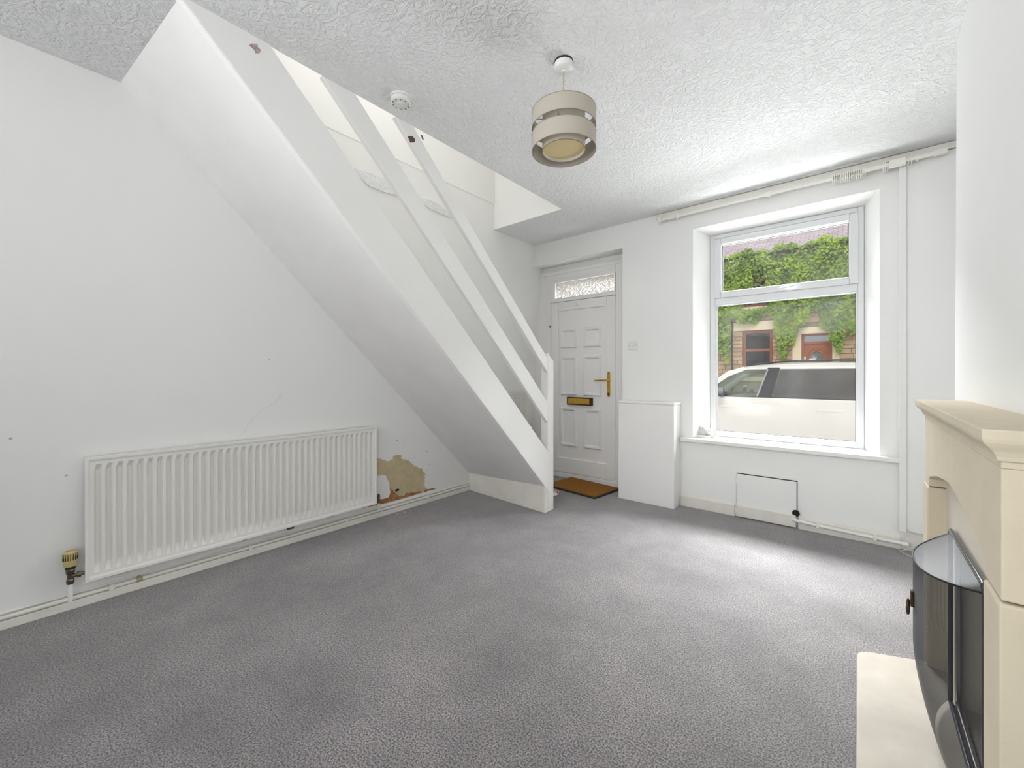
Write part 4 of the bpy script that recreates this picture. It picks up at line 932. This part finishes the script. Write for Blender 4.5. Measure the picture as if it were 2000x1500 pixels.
# slate roof: every course its own overlapping strip of slates
m = MB(); random.seed(9); sl = R(33)
for c_ in range(24):
    d0 = c_*.135; x = -9+(.12 if c_ % 2 else 0)
    while x < 7:
        wd = .24; dz = random.uniform(0, .012); d1 = d0+.19
        p = lambda x_, d_, lift: (x_, HY-.14+d_*cos(sl), EZ+.06+d_*sin(sl)+lift)
        m.add([p(x+.006, d0, .045+dz), p(x+wd-.006, d0, .045+dz), p(x+wd-.004, d1, .008), p(x+.004, d1, .008), p(x+.004, d0, .012+dz), p(x+wd-.004, d0, .012+dz)], [(0, 1, 2, 3), (4, 5, 1, 0)])
        x += wd
o = m.build('slates', M['slate'], TH, kind='stuff', fix=False)
m = MB(); m.prism([(-16, HY-.14, EZ+.04), (-16, HY+3.5, EZ+.04+3.64*math.tan(sl)), (-16, HY+3.5, EZ-.1)], (30, 0, 0)); m.build('roof_deck', M['slate'], TH)

# ---- ivy over the upper wall, with hanging tongues
random.seed(21); m = MB()
def ivy_low(x):                              # lower edge of the growth
    z = 2.95+.10*sin(x*5)+.06*sin(x*13+1)
    for cx, wd, zz in ((-3.66, .26, 1.75), (-3.52, .12, 1.45), (-1.86, .20, 1.60), (-1.62, .22, 2.05), (-.46, .20, 1.70), (-.62, .12, 2.1), (-3.95, .2, 2.1)):
        z = min(z, zz+(abs(x-cx)/wd)**2*1.0)
    if -2.1 < x < -1.2: z = min(z, 2.60+.1*sin(x*9))
    if -.9 < x < -.1: z = min(z, 2.55+.1*sin(x*11))
    if x > -.2: z = min(z, 2.42+.1*sin(x*8))
    return z
def in_ivy(x, z):
    if z < ivy_low(x): return False
    if -3.02 < x < -2.28 and 3.34 < z < 3.62+.05*sin(x*20): return False
    if -2.72 < x < -2.33 and 4.0 < z < 4.45+.06*sin(x*17): return random.random() < .1
    if z > EZ+.14+.07*sin(x*6)+.05*sin(x*15): return False
    return True
cnt = 0
while cnt < 17000:
    x = random.uniform(-6.5, 2.2); z = random.uniform(1.3, 5.45)
    if not in_ivy(x, z): continue
    tongue = z < 2.7
    thick = .22+.14*sin(x*3.1+z*2)+.10*sin(x*7.3-z*5)
    y = HY-.05-abs(random.gauss(0, 1))*.5*max(.08, thick) if not tongue else HY-.05-random.uniform(0, .16)
    if z > EZ: y = HY-.20-random.uniform(0, .15)
    s_ = random.uniform(.035, .075); nrm = Vector((random.uniform(-.7, .7), -1, random.uniform(-.1, .9))).normalized()
    t = nrm.cross(Vector((random.uniform(-1, 1), .1, random.uniform(-1, 1)))).normalized(); b = nrm.cross(t)
    c_ = Vector((x, y, z)); mid = c_+nrm*s_*.25
    m.add([c_-t*s_, mid-b*s_*.62, c_+t*s_*1.1, mid+b*s_*.62], [(0, 1, 2), (0, 2, 3)]); cnt += 1
iv = m.build('ivy', M['leaf'], fix=False); tag(iv, 'bright green ivy covering the upper front of the house opposite', 'ivy', kind='stuff')
# neighbours' garden wall hidden behind the car is left out
